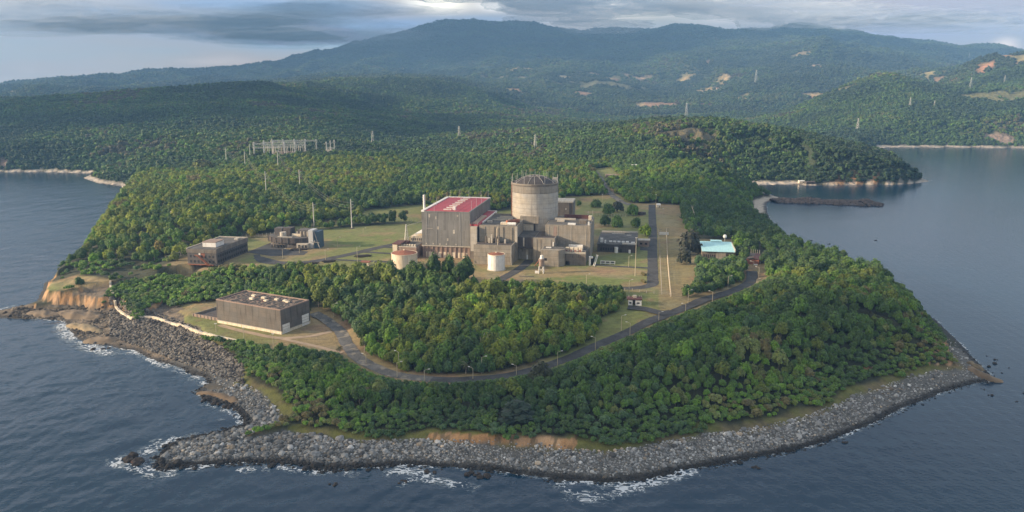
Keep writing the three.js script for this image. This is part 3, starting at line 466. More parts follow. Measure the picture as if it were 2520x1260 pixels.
function trunkGeo(r, h, seed, forks = 3) { const rnd = rng(seed), l = [bar(V(0, -.3, 0), V(r * .3, h * .62, r * .2), r, 6, r * .65)]; for (let i = 0; i < forks; i++) { const a = i * 2.1 + rnd(); l.push(bar(V(r * .3, h * .55, r * .2), V(Math.cos(a) * h * .22, h * (.85 + .15 * rnd()), Math.sin(a) * h * .22), r * .55, 5, r * .2)); } return join(l); }
const TRUNK = [41, 42, 43].map((s) => trunkGeo(.035, .75, s));

// tones of foliage (real-world colours)
const LUSH = 1.85, TONE = { deep: [.022, .048, .02], dark: [.032, .064, .02], mid: [.046, .092, .022], fresh: [.066, .13, .02], olive: [.066, .092, .022], gold: [.1, .132, .022], pale: [.085, .11, .05], brown: [.078, .072, .042], blue: [.032, .066, .04] };
for (const c of Object.values(TONE)) for (let i = 0; i < 3; i++) c[i] *= LUSH * [1.1, 1.06, .62][i];
const TNAME = { deep: 'deep green', dark: 'dark green', mid: 'green', fresh: 'bright green', olive: 'olive green', gold: 'yellow green', pale: 'pale grey green', brown: 'brownish', blue: 'bluish green' };
const pickTone = (n, mixd) => { let s = 0; for (const [k, w] of mixd) s += w; n = clamp(n, 0, .999) * s; for (const [k, w] of mixd) { if ((n -= w) < 0) return k; } return mixd[0][0]; };
const MIXES = {
  front: [['deep', 2], ['dark', 4], ['blue', 1.5], ['mid', 5], ['fresh', 2.6], ['pale', 1.2], ['olive', 1.2], ['brown', .3]],
  hill: [['deep', 3], ['dark', 5], ['mid', 3], ['olive', 2.5], ['brown', .5], ['fresh', 1]],
  wood: [['deep', 2.5], ['dark', 4], ['blue', .6], ['mid', 3], ['olive', 4], ['gold', 2.4], ['fresh', 1]],
  left: [['dark', 3], ['mid', 4], ['olive', 5], ['gold', 4.5], ['fresh', 2.5], ['brown', .8]],  // extra gold in the leaf colours paints warm sunlight on this slope
  back: [['deep', 3.4], ['dark', 4], ['mid', 4], ['olive', 2.2], ['fresh', 1.4], ['gold', .6], ['brown', .25]],
  right: [['deep', 3], ['dark', 5], ['blue', 2], ['mid', 4], ['fresh', 1.5], ['olive', 1]],
};
const keepClear = [];                                     // spots kept free for trees that are placed one by one: [x, z, radius]
const coastRoad = [...coastLineA, ...coastLineB.slice(1)];
function seaward(x, z) { let b = 1e9, k = 0; for (let i = 0; i < coastRoad.length; i++) { const q = Math.hypot(coastRoad[i].x - x, coastRoad[i].z - z); if (q < b) { b = q; k = i; } } const p = coastRoad[Math.max(0, k - 2)], q = coastRoad[Math.min(coastRoad.length - 1, k + 2)], c = coastRoad[k]; return (q.x - p.x) * (z - c.z) - (q.z - p.z) * (x - c.x) > 0; }
function growth(x, z, rnd) {
  const r = Math.hypot(x, z), s = shore(x, z), d = s.d, w = s.w; const hd = x < -190 && z > -620 && z < -465 ? polyDist(headland, x, z) : -9, brink = hd > 2 && x > -282; if (d < w + 1 && !brink) return null;
  for (const [cx, cz, cr] of keepClear) if (Math.hypot(cx - x, cz - z) < cr) return null;
  const n = fbm2(x / 26, z / 26, 3, 701), tn = .5 + .5 * fbm2(x / 24, z / 24, 2, 711) + .45 * fbm2(x / 110, z / 110, 2, 713) + .4 * (rnd() - .5);
  let zone, R, H, kind = 'round';
  const [u, v] = toPlant(x, z), k = openness(x, z), gap = roadGap(x, z);
  if (brink && k < -1) { R = 1.3 + 1.3 * rnd(); return { x, z, R, H: R * 1.3, kind: 'shrub', tone: pickTone(tn, MIXES.front), zone: 'front' }; }
  if (k > -1.5 || gap < 3.2) return null; if (x < -238 && z > -600 && x < -268 && polyDist(headland, x, z) < 8 && !(z < -575 && d > 14)) return null;
  const lowBy = (q) => { const m = Math.max(1.3, gap * .32 + .5); if (q > m) { R *= lerp(1, m / q, .7); return m; } return q; };
  const front = x > -195 && z > -535 && seaward(x, z);
  if (r < 620 && front && gap > 3) {
    zone = x > 130 ? 'hill' : 'front'; const g = sstep(w + 4, w + 46, d); R = lerp(1.5, zone === 'hill' ? 3.6 : 3.5, g) * (.6 + .95 * rnd() * rnd() + .25 * rnd()); H = R * lerp(1.7, 2.2, g); kind = g < .3 ? 'shrub' : 'round'; if (gap < 40) H = lowBy(H); if (H < 2.6) kind = 'shrub';
    if (d < w + 3 + 7 * n) return null;
  } else if (u > 190 || (x > 120 && r < 1250)) { zone = 'right'; R = 3.1 + 2 * rnd(); H = R * (1.6 + .5 * rnd()); }
  else if (v < -58 && u > -75 && x > -130) { zone = 'wood'; R = 2.9 + 3.9 * rnd() * rnd() + .6 * rnd(); H = R * (1.9 + .6 * rnd()); if (gap < 12 || k > -8) { R *= .8; H *= .72; } if (u > 42) { const m = 4 + Math.max(0, -k) * .3; if (H > m) { R *= lerp(1, m / H, .5); H = m; } } kind = rnd() < .4 ? 'tall' : 'round'; }
  else if (v < -50) { zone = x < -200 ? 'front' : 'wood'; R = 2.2 + 1.6 * rnd(); H = R * 1.9; if (x < -175) { R *= .75; H *= .7; kind = 'shrub'; } }
  else if (x < -150 && r < 1250) { zone = 'left'; R = 2.8 + 2.2 * rnd(); H = R * (1.7 + .5 * rnd()); if (n > .25 && r < 900) { zone = 'back'; R *= .7; H *= .7; } }
  else { zone = 'back'; R = 3 + 2.2 * rnd(); H = R * (1.7 + .6 * rnd()); kind = rnd() < .2 ? 'tall' : 'round'; }
  if (w < 9 && d < 18) { R *= .75; H *= .7; }
  let t = pickTone(tn, MIXES[zone]); if ((zone === 'front' || zone === 'hill' || zone === 'wood') && kind === 'round') { const q = rnd(); if (q < .07) { kind = 'wispy'; t = q < .035 ? 'pale' : 'olive'; } else if (q < .14 && gap > 18 && k < -14) H *= 1.35; } if (zone === 'back' && u > -75 && u < 25 && v > 150 && v < 290 && rnd() < .6) { t = rnd() < .4 ? 'brown' : 'gold'; kind = 'wispy'; H = 12; R = 2.8; }
  return { x, z, R, H, kind, tone: t, zone };
}
function scatter(geos, mats, list, name, label, category) {
  const per = geos.map(() => []); list.forEach((q, i) => per[i % geos.length].push(q)); const out = [];
  per.forEach((L, gi) => { if (!L.length) return; const m = new THREE.InstancedMesh(geos[gi], mats, L.length), M = new THREE.Matrix4(), Q = new THREE.Quaternion(), Y = V(0, 1, 0), c = new THREE.Color();
    L.forEach((q, i) => { Q.setFromAxisAngle(Y, q.a); M.compose(V(q.x, q.y, q.z), Q, V(q.R, q.H, q.R)); m.setMatrixAt(i, M); c.setRGB(...q.c); m.setColorAt(i, c); });
    m.name = numbered(name); tag(m, label, category, null, 'stuff'); lit(m); scene.add(m); out.push(m); });
  return out;
}
// ------------------------------------------------------------------ trees placed one by one
function tree(label, px, py, R, H, tone, kind = 'round', group, seed = 0, trunk = MAT.bark, ground0) {
  const p = ground0 ?? ground(px, py); keepClear.push([p.x, p.z, R * .8]);
  const t = thing(kind === 'shrub' ? 'shrub' : 'tree', label, kind === 'shrub' ? 'shrub' : 'tree', V(p.x, land(p.x, p.z), p.z), seed * 1.7, group);
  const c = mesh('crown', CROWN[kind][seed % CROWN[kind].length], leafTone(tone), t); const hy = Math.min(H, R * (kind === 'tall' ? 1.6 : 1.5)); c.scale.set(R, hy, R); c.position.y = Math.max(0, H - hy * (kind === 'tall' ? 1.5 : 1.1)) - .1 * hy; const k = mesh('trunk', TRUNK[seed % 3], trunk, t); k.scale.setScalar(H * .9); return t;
}
tree('bright yellow green round tree beside the pink hut and dark road', 1588, 581, 6.2, 10.5, [.14, .22, .012], 'round', null, 1);
tree('round green tree just left of the bright yellow green one', 1564, 560, 5.6, 9, [.06, .12, .02], 'round', null, 2);
tree('broad dark round tree left of the road, behind the pink hut', 1518, 558, 6.2, 10, TONE.mid, 'round', null, 3);
tree('dark bushy tree above the annex roof, nearest the reactor', 1490, 556, 6, 10, TONE.deep, 'round', null, 4);
tree('dark tree in the far row behind the annex', 1497, 530, 7, 10.5, TONE.dark, 'round', null, 5);
tree('wide brownish tree in the grove behind the annex', 1520, 522, 7.5, 10.5, [.06, .07, .04], 'round', null, 6);
tree('green tree at the right end of the grove by the road bend', 1558, 530, 7, 10.5, TONE.mid, 'round', null, 7);
tree('lone small round tree on the bare ground behind the plant', 1425, 507, 3.6, 6, TONE.dark, 'round', null, 8);
tree('wide dark round bush standing alone right of the small round tree', 1467, 510, 6.2, 7.5, TONE.dark, 'round', null, 9);
tree('small dark round tree between turbine hall and reactor', 1247, 509, 3.4, 6, TONE.mid, 'round', null, 10);
tree('huge dark brown crowned tree left of the cyan roofed house', 1697, 628, 10.5, 17, [.048, .052, .034], 'round', null, 11);
tree('second dark brown tree under the huge one by the white fence', 1683, 650, 7, 11, [.05, .058, .035], 'round', null, 12);
tree('tall dark conifer-like tree tipping above the wood before the turbine hall', 1069, 705, 5.6, 24, TONE.deep, 'tall', null, 13);
tree('tall dark tree in the wood right of the tallest one, before the turbine hall', 1104, 702, 6, 22, TONE.dark, 'tall', null, 14);
tree('wide dark tree in the wood just left of the white tank', 1146, 706, 7, 21.5, TONE.deep, 'tall', null, 15);
tree('tall feathery dark tree behind the rusty tank side of the wood', 1030, 712, 5.4, 19.5, TONE.dark, 'tall', null, 16);
tree('dark leaning tree between the tall pair before the turbine hall', 1128, 716, 5.4, 20, TONE.deep, 'tall', null, 17);
tree('dark tree standing right before the rust roofed tank', 1008, 706, 5, 15.5, TONE.dark, 'tall', null, 28);
tree('yellow brown tree near the right end of the central wood', 1424, 765, 4.4, 11, [.13, .115, .03], 'tall', null, 18);
tree('yellowish tree under the yellow brown one in the central wood', 1436, 790, 3.6, 8, [.11, .10, .028], 'round', null, 19);
tree('light yellow bush standing in the shrubs left of the bend of the road', 905, 975, 2.6, 4.6, [.2, .19, .08], 'round', null, 20);
tree('big dark spreading tree beside the coast road where the palm road turns', 1330, 948, 6.4, 9.5, [.05, .06, .024], 'round', null, 21);
tree('bright green tree at the top edge of the central wood', 1347, 722, 4.2, 9, [.07, .14, .025], 'round', null, 22);
tree('golden tree above the left office block on the slope', 394, 622, 5, 9, [.2, .165, .04], 'round', null, 23);
tree('bright gold tree left of the fence behind the dark round ruin', 620, 585, 4.2, 8, [.2, .2, .03], 'round', null, 24);
tree('large rounded golden green tree on the crest of the left hill', 500, 425, 16, 17, [.11, .125, .03], 'round', null, 25);
tree('lone dark bush on top of the orange cliff', 196, 700, 3, 5.5, TONE.deep, 'shrub', null, 26);
tree('pale tan dry tree among the shrubs near the beach, orange in tone', 1905, 824, 2.6, 5.5, [.22, .15, .08], 'round', null, 27);
// a layered tree with flat dark tiers
{
  const p = ground(1272, 1035), t = thing('tree', 'broad dark tree with flat layered tiers of branches above the beach', 'tree', p, 0); keepClear.push([p.x, p.z, 7.5]);
  for (let i = 0; i < 4; i++) { const c = mesh('tier', CROWN.shrub[i % 3], leafTone([.026, .052, .03]), t), R = [7.4, 7, 5.6, 3.6][i]; c.scale.set(R, 2.3, R * .9); c.position.set([.3, -.5, .6, 0][i], 1.2 + i * 1.9, 0); c.rotation.y = i * 1.3; }
  const k = mesh('trunk', TRUNK[0], MAT.bark, t); k.scale.setScalar(8);
}
// coconut palms
function palm(label, px, py, H, R, seed) {
  const p = ground(px, py), rnd = rng(seed), t = thing('palm_tree', label, 'palm tree', p, 0); keepClear.push([p.x, p.z, R * .7]);
  mesh('trunk', bar(V(0, -.3, 0), V(.4, H, .2), .22, 7, .15), MAT.palebark, t);
  for (let i = 0; i < 15; i++) {
    const a = i * 2.4, up = .9 - .11 * i + .2 * rnd(), pos = [], nor = [], col = [], n = 8; let x = 0, y = 0, e = up; const P = [];
    for (let k = 0; k <= n; k++) { P.push([x, y]); x += R / n * Math.cos(e); y += R / n * Math.sin(e); e -= .2 + .03 * k; }
    for (let k = 0; k < n; k++) for (const sgn of [-1, 1]) for (let m = 0; m < 2; m++) { const f = (k + m * .5) / n, wd = R * .26 * Math.sin(Math.PI * Math.min(.96, f * .9 + .1)), a0 = P[k], a1 = P[k + 1], mx = lerp(a0[0], a1[0], m * .5), my = lerp(a0[1], a1[1], m * .5), nx = lerp(a0[0], a1[0], m * .5 + .42), ny = lerp(a0[1], a1[1], m * .5 + .42); pos.push(mx, my, 0, nx, ny, 0, nx + wd * .5, ny - wd * .5, sgn * wd); nor.push(0, 1, 0, 0, 1, 0, 0, 1, 0); const c = .75 + .5 * rnd(); for (let q = 0; q < 3; q++) col.push(c, c, c); }
    const g = new THREE.BufferGeometry(); g.setAttribute('position', new THREE.Float32BufferAttribute(pos, 3)); g.setAttribute('normal', new THREE.Float32BufferAttribute(nor, 3)); g.setAttribute('color', new THREE.Float32BufferAttribute(col, 3));
    const f = mesh('frond', g, leafTone([.10, .12, .04]), t); f.position.set(.4, H, .2); f.rotation.y = a;
  }
  return t;
}
palm('coconut palm standing by the coast road at the foot of the wood', 1146, 920, 5.2, 4.4, 5);
palm('pale dry palm in the wood right above the bend of the worn road', 897, 868, 6.5, 3.4, 9);
palm('small palm at the roadside below the pump house', 834, 872, 4, 3, 13);
// bare pale trunks in the wood
{
  const p = ground(1190, 868), t = thing('dead_tree', 'bare pale forked trunks with rusty dead leaves in the central wood', 'dead tree', p, 0); keepClear.push([p.x, p.z, 4.5]);
  mesh('trunk', join([bar(V(-2, -.5, 0), V(-.4, 7, -.5), .28, 6, .16), bar(V(-.4, 7, -.5), V(.6, 11, -1), .16, 5, .08), bar(V(-1.2, 3, 0), V(-1.8, 9, -.6), .18, 5, .08)]), MAT.palebark, t);
  mesh('trunk', join([bar(V(.6, -.5, .4), V(2.6, 6, 0), .26, 6, .15), bar(V(2.6, 6, 0), V(2.2, 10, -.6), .15, 5, .07), bar(V(1.4, 2.5, .3), V(3.6, 4.6, .3), .12, 5, .06)]), MAT.palebark, t);
  const c = mesh('dead_leaves', CROWN.wispy[0], leafTone([.14, .06, .04]), t); c.scale.set(2.6, 3.4, 2); c.position.set(.6, .4, 0);
}
{
  const p = ground(1716, 548), t = thing('dead_tree', 'single bare pale trunk leaning out of the forest right of the road', 'dead tree', p, 0); keepClear.push([p.x, p.z, 6]);
  mesh('trunk', join([bar(V(0, -1, 0), V(-4.5, 16, -8), .6, 7, .28)]), MAT.palebark, t); mesh('branch', join([bar(V(-3, 11, -5), V(-5.5, 15, -5), .18, 5, .08), bar(V(-3.8, 13.5, -6.6), V(-2.6, 17, -7), .16, 5, .07)]), MAT.palebark, t);
}

// ------------------------------------------------------------------ the plant, built in its own axes: u right, v away, y above the sea
class Block {
  constructor(name, label, category, u, v, group, y = YARD) { this.u = u; this.v = v; this.y = y; this.o = thing(name, label, category, fromPlant(u, v, y), -TH, group); }
  geo(u0, u1, v0, v1, y0, y1) { const g = box(u1 - u0, y1 - y0, v1 - v0); g.translate((u0 + u1) / 2 - this.u, (y0 + y1) / 2 - this.y, this.v - (v0 + v1) / 2); return metric(g, this.u, this.y, 0); }
  box(name, mat, ...q) { return mesh(name, this.geo(...q), mat, this.o); }
  sub(parent, name, mat, ...q) { return mesh(name, this.geo(...q), mat, parent); }
  add(name, mat, geo, u, v, y) { geo.translate(u - this.u, y - this.y, this.v - v); return mesh(name, metric(geo), mat, this.o); }
  at(u, v, y) { return V(u - this.u, y - this.y, this.v - v); }
  bars(name, mat, list, r = .15) { return mesh(name, join(list.map(([a, b, q]) => bar(this.at(...a), this.at(...b), q ?? r, 6))), mat, this.o); }
}
// turbine hall
{
  const b = new Block('turbine_hall', 'tall windowless grey hall with a red roof edged in white', 'industrial building', 19.5, 44);
  b.box('upper_wall', MAT.cladding, 0, 39, 0, 80, 27.6, 54.2);
  b.box('ledge', MAT.palewall, -.4, 39.4, -.5, 80.4, 26.9, 27.6);
  const low = b.box('lower_wall', MAT.pinkwall, .5, 38.5, .5, 79.5, 17, 26.9);
  for (let i = 0; i <= 10; i++) b.sub(low, 'pilaster', MAT.pinkwall, .3 + i * 3.75, 1.1 + i * 3.75, -.1, .5, 17, 26.9);
  const doors = [[3, 9.6], [11.2, 15.6], [17, 21.4], [22.8, 27.4], [28.8, 36.4]];
  for (const [a, c] of doors) b.sub(low, 'shutter', MAT.cream, a, c, .32, .5, 17.4, 22.4);
  // roof of standing seam sheets, white gutters at left and back
  for (let i = 0; i < 8; i++) b.box('roof_panel', MAT.redroof, 2.2 + i * 4.5, 6.66 + i * 4.5, .3, 77.5, 54.2, 55.0 + .25 * (i < 4 ? i : 7 - i) / 3);
  b.box('gutter', MAT.white, -.3, 2.2, -.3, 80.3, 54.2, 55.5); b.box('gutter', MAT.white, 2.2, 39.2, 77.5, 80.3, 54.2, 55.6); b.box('parapet', MAT.cladding, 38.2, 39.2, -.3, 77.5, 54.2, 55.3); b.box('fascia', MAT.cladding, 2.2, 38.2, -.3, .3, 54.2, 55.0);
  for (let i = 0; i < 8; i++) { const v = 5 + i * 9.6; const q = b.box('roof_vent', MAT.cream, 16.6, 22.4, v, v + 1.8, 55.1, 55.75); b.sub(q, 'vent_cap', MAT.white, 16.2, 22.8, v - .2, v + 2, 55.75, 55.95); }
  b.box('stair_hood', MAT.white, 23.6, 25.8, 6, 9, 55.1, 57.8);
  mesh('vent_pipe', bar(b.at(-1.2, 12, 19), b.at(-1.2, 12, 66), .9, 10), MAT.white, b.o);
  for (const [u, v] of [[4, 30], [4, 76], [12, 79], [20, 79.5], [31, 79], [37.5, 79], [37.5, 50], [37.5, 30], [37.5, 12], [10, 1]]) b.bars('lightning_rod', MAT.steel, [[[u, v, 55], [u, v, 62]]], .1);
  for (const [u, y, w, h] of [[1.8, 41, 5, .35], [3.8, 50, 1.2, 2.4], [9.2, 48.6, .9, 2.2], [10.4, 40.6, 1.4, 2.2], [23.2, 37.6, 1.6, 3], [18.2, 31.6, 1.2, 2], [26.4, 51, 1.2, 1.4], [17.2, 28.4, .9, 1], [6.6, 28.4, .9, 1], [12, 28.2, .9, 1.1], [1, 28.4, 1, 1], [25, 28.4, .9, 1]]) b.box('wall_patch', MAT.palewall, 2 + u, 2 + u + w, -.12, 0, y, y + h);
  for (const [v, y] of [[8, 44], [22, 46], [40, 45], [15, 38]]) b.box('wall_patch', MAT.palewall, 39, 39.12, v, v + 1.6, y, y + 1.8);
  for (const u of [4, 12, 31]) b.bars('down_pipe', MAT.steel, [[[u, -.25, 28], [u, -.25, 54]]], .08);
}
// red-roofed gallery along the hall
{
  const b = new Block('roof_gallery', 'narrow red roofed gallery with white vents along the hall wall', 'gallery', 45, 32);
  b.box('wall', MAT.darkwall, 39.3, 45.5, -2, 66, 18, 44.2); b.box('roof', MAT.redroof, 39.3, 46.6, -1, 67, 44.2, 45.6); b.box('gutter', MAT.white, 46.6, 47.4, 10, 67.6, 44.2, 45.9); b.box('gutter', MAT.white, 39.3, 47.4, 67, 68, 44.2, 46);
  for (let i = 0; i < 7; i++) { const v = 5 + i * 5.2; b.box('roof_vent', MAT.cream, 40.5, 44.6, v, v + 1.4, 45.6, 46.5); }
  b.add('duct', MAT.white, new THREE.CylinderGeometry(2.6, 2.6, 5, 12, 1, false, 0, Math.PI).rotateZ(Math.PI / 2).rotateX(-Math.PI / 2), 42.6, -1.8, 44.2); b.box('duct_front', MAT.palewall, 40.2, 45.2, -4.6, -2, 25, 44.2);
}
// left auxiliary block
{
  const b = new Block('auxiliary_block', 'stained concrete block with stepped base between hall and reactor', 'industrial building', 62, 10);
  b.box('base', MAT.concrete, 45.6, 75.2, -18, -2, 17, 32); b.box('ledge_roof', MAT.blackwall, 46.4, 74.4, -17.2, -2, 32, 32.3); b.box('parapet', MAT.concrete, 45.6, 75.2, -18, -17.2, 32, 33.1); b.box('parapet', MAT.concrete, 74.4, 75.2, -17.2, -2, 32, 33.1);
  b.box('wall', MAT.concrete, 46.6, 76.5, -2, 56, 17, 44.6); b.box('roof', MAT.roofdark, 47.4, 75.9, -1.4, 55.4, 44.6, 44.9); b.box('parapet', MAT.concrete, 46.6, 76.5, -2, -1.4, 44.6, 45.5); b.box('parapet', MAT.concrete, 75.9, 76.5, -1.4, 56, 44.6, 45.5); b.box('parapet', MAT.concrete, 47.4, 75.9, 55.4, 56, 44.6, 45.5);
  for (const [u, v, w, d, h] of [[62, 5, 7, 6, 1.6], [66, 13, 8, 5, 2], [52, 24, 12, 1.2, 1], [54, 32, 13, 1.2, 1], [55, 40, 13, 1.2, 1], [50, 12, 4, 3, 1.5]]) b.box('roof_unit', u > 60 ? MAT.cream : MAT.palewall, u, u + w, v, v + d, 44.9, 44.9 + h);
  b.add('roof_tank', MAT.rust, new THREE.CylinderGeometry(1.5, 1.5, 11, 10).rotateZ(Math.PI / 2).rotateY(.7), 71, 10, 46.9); b.add('roof_tank', MAT.white, new THREE.CylinderGeometry(1.3, 1.3, 6.5, 10).rotateZ(Math.PI / 2), 71.5, 2, 46.2);
  b.box('corner_post', MAT.palewall, 75, 76.7, -2.4, -2, 32.3, 44.9);
  for (const u of [50.5, 58, 65, 72]) b.box('wall_rib', MAT.concrete, u, u + .7, -2.4, -2, 32.3, 44.4);
  for (const [u, h] of [[52, 5], [54.5, 3.8], [56.5, 6.4], [60, 4.6], [62, 5], [67, 3]]) b.box('standing_unit', u % 2 ? MAT.palewall : MAT.darkwall, u, u + 1.3, -6, -4, 32.3, 32.3 + h);
  b.bars('pipe', MAT.cream, [[[60.5, -2.3, 32.4], [60.5, -2.3, 43]], [[61.5, -2.3, 35], [61.5, -2.3, 44]], [[64, -17, 33], [64, -17, 38]]], .2);
  b.bars('ladder', MAT.steel, [[[74.2, -18.2, 20], [74.2, -18.2, 33]], [[74.8, -18.2, 20], [74.8, -18.2, 33]]], .09);
  for (const y of [21, 24, 27, 30]) b.box('joint', MAT.darkwall, 45.4, 75.4, -18.06, -18, y, y + .18);
}
// reactor
{
  const u = 82.6, v = 50, Rr = 19.3, top = 72.4, b = new Block('reactor_building', 'huge cylindrical concrete reactor building with a dark domed top', 'reactor', u, v), cyl = (r, y0, y1, r2 = r, n = 96) => { const g = new THREE.CylinderGeometry(r2, r, y1 - y0, n, 1, false); g.translate(0, (y0 + y1) / 2 - YARD, 0); const k = g.attributes.uv, p = g.attributes.position; for (let i = 0; i < p.count; i++) k.setXY(i, Math.atan2(p.getX(i), p.getZ(i)) * r, p.getY(i)); return g; };
  const lifts = []; for (let y = 17, i = 0; y < top - 6; i++) { const h = 4.1; lifts.push([y, Math.min(y + h, top - 6)]); y += h; }
  for (const [a, c] of lifts) { mesh('lift', cyl(Rr, a, c - .22), MAT.palewall, b.o); mesh('joint', cyl(Rr - .14, c - .22, c), MAT.concrete, b.o); }
  mesh('ring_beam', cyl(Rr + .12, top - 6, top - .6), MAT.concrete, b.o); mesh('rim', cyl(Rr + .35, top - .6, top), MAT.darkwall, b.o);
  const parapet = new THREE.LatheGeometry([[Rr - .5, 0], [Rr + .2, 0], [Rr + .2, 1.3], [Rr - .5, 1.3], [Rr - .5, 0]].map(([x, y]) => new THREE.Vector2(x, y)), 96); parapet.translate(0, top - YARD, 0); mesh('parapet', parapet, MAT.concrete, b.o);
  const a = 17.6, hD = 6.6, RD = (a * a + hD * hD) / (2 * hD), prof = []; for (let i = 0; i <= 20; i++) { const x = a * (1 - i / 20); prof.push(new THREE.Vector2(x, Math.sqrt(RD * RD - x * x) - (RD - hD))); }
  const dome = new THREE.LatheGeometry(prof, 64); dome.translate(0, top - YARD + .2, 0); const domeMesh = mesh('dome', metric(dome), MAT.blackwall, b.o);
  for (let i = 0; i < 8; i++) { const l = []; for (let k = 0; k < 8; k++) { const P = (f) => { const x = a * (1 - f), y = Math.sqrt(RD * RD - x * x) - (RD - hD), an = i * Math.PI / 4 + .2; return V(Math.cos(an) * x, y + top - YARD + .35, Math.sin(an) * x); }; l.push(bar(P(k / 8.6), P((k + 1) / 8.6), .19, 5)); } mesh('dome_rib', join(l), MAT.palewall, domeMesh); }
  const ring = new THREE.TorusGeometry(6.2, .18, 5, 40); ring.rotateX(Math.PI / 2); ring.translate(0, top - YARD + .35 + Math.sqrt(RD * RD - 38.4) - (RD - hD), 0); mesh('dome_ring', ring, MAT.palewall, domeMesh);
  for (let i = 0; i < 14; i++) { const an = i / 14 * 6.283 + .1; mesh('lightning_rod', bar(V(Math.cos(an) * (Rr - .2), top - YARD, Math.sin(an) * (Rr - .2)), V(Math.cos(an) * (Rr - .2), top - YARD + 7.5, Math.sin(an) * (Rr - .2)), .1, 5), MAT.pole, b.o); }
  for (let i = 0; i < 9; i++) { const an = i / 9 * 6.283 + .4; mesh('lightning_rod', bar(V(Math.cos(an) * 11, top - YARD + 4, Math.sin(an) * 11), V(Math.cos(an) * 11, top - YARD + 10.5, Math.sin(an) * 11), .09, 5), MAT.pole, b.o); }
  b.box('rim_hut', MAT.palewall, u + 14.2, u + 18.4, v + 2, v + 6, top, top + 4.6);
  b.bars('ladder', MAT.rust, [[[u - 18.3, v - 6.6, 30], [u - 18.3, v - 6.6, 73]], [[u - 17.5, v - 8.4, 30], [u - 17.5, v - 8.4, 73]]], .22); for (let i = 0; i < 20; i++) b.bars('rung', MAT.rust, [[[u - 18.3, v - 6.6, 31 + i * 2.1], [u - 17.5, v - 8.4, 31 + i * 2.1]]], .1);
  // equipment hatch
  const hatch = b.box('hatch_panel', MAT.cream, u - 6.6, u + 2.2, v - 20.2, v - 17, 30, 41.5); for (let i = 1; i < 7; i++) b.sub(hatch, 'hatch_slat', MAT.palewall, u - 6.5, u + 2.1, v - 20.35, v - 20.2, 30 + i * 1.65, 30.5 + i * 1.65);
  b.sub(hatch, 'hatch_frame', MAT.darkwall, u - 8, u - 6.6, v - 21, v - 17, 30, 42.5); b.sub(hatch, 'hatch_frame', MAT.blackwall, u + 2.2, u + 3.4, v - 21, v - 16, 28, 42.5); b.box('lintel', MAT.concrete, u - 8.8, u + 6.2, v - 21.5, v - 15, 42.5, 48);
}
// entrance block before the reactor
{
  const b = new Block('entrance_block', 'low concrete block with a dark box on top where the drive ends', 'industrial building', 86, 12);
  b.box('wall', MAT.concrete, 76.6, 92, 5, 30, 17, 27.5); b.box('overhang', MAT.blackwall, 75.6, 89.2, 1.5, 30, 27.5, 36); b.box('overhang_rib', MAT.palewall, 80.6, 81.6, 1.3, 1.5, 29, 36); b.box('roof', MAT.roofdark, 75.4, 89.4, 1.3, 30, 36, 36.3);
  b.box('door', MAT.palewall, 82.4, 84.2, 4.8, 5, 17.8, 26); b.box('door', MAT.white, 82.9, 84, 4.66, 4.8, 17.8, 21.6); b.box('canopy', MAT.concrete, 76.6, 92, 3.4, 5, 26.4, 27.4);
}
{
  const b = new Block('control_block', 'concrete block with dark flat roof between drive and fuel building', 'industrial building', 100, 5);
  b.box('wall', MAT.concrete, 89.4, 106, -4, 28, 17, 36.2); b.box('roof', MAT.blackwall, 90, 105.4, -3.4, 27.4, 36.2, 36.5); b.box('parapet', MAT.concrete, 89.4, 106, -4, -3.4, 36.2, 37.1); b.box('parapet', MAT.concrete, 105.4, 106, -3.4, 28, 36.2, 37.1);
  for (const u of [92, 95, 103]) b.box('wall_rib', MAT.darkwall, u, u + .5, -4.15, -4, 17, 36);
  const s = new THREE.Shape(); s.moveTo(97, -4); s.lineTo(97, -17.4); s.lineTo(110.5, -17.4); s.lineTo(114.5, -12.5); s.lineTo(114.5, -4); s.closePath();
  const g = new THREE.ExtrudeGeometry(s, { depth: 13.5, bevelEnabled: false }); g.rotateX(-Math.PI / 2); g.translate(-100, 17 - YARD, 5); mesh('front_wing', metric(g), MAT.concrete, b.o);
  for (const y of [20, 23, 26]) b.box('joint', MAT.darkwall, 97, 110.4, -17.47, -17.38, y, y + .18);
  b.box('wing_roof', MAT.roofdark, 98, 113.5, -12, -4, 30.5, 30.8); b.box('vent', MAT.white, 100, 104, -10.5, -9, 30.8, 31.4); b.box('vent', MAT.white, 104.4, 105.3, -4.3, -4, 31, 34.2); b.box('window', MAT.black, 98.4, 101.6, -17.5, -17.4, 22.4, 24.4); b.box('door', MAT.black, 115, 118, -10, -4, 17.5, 21);
}
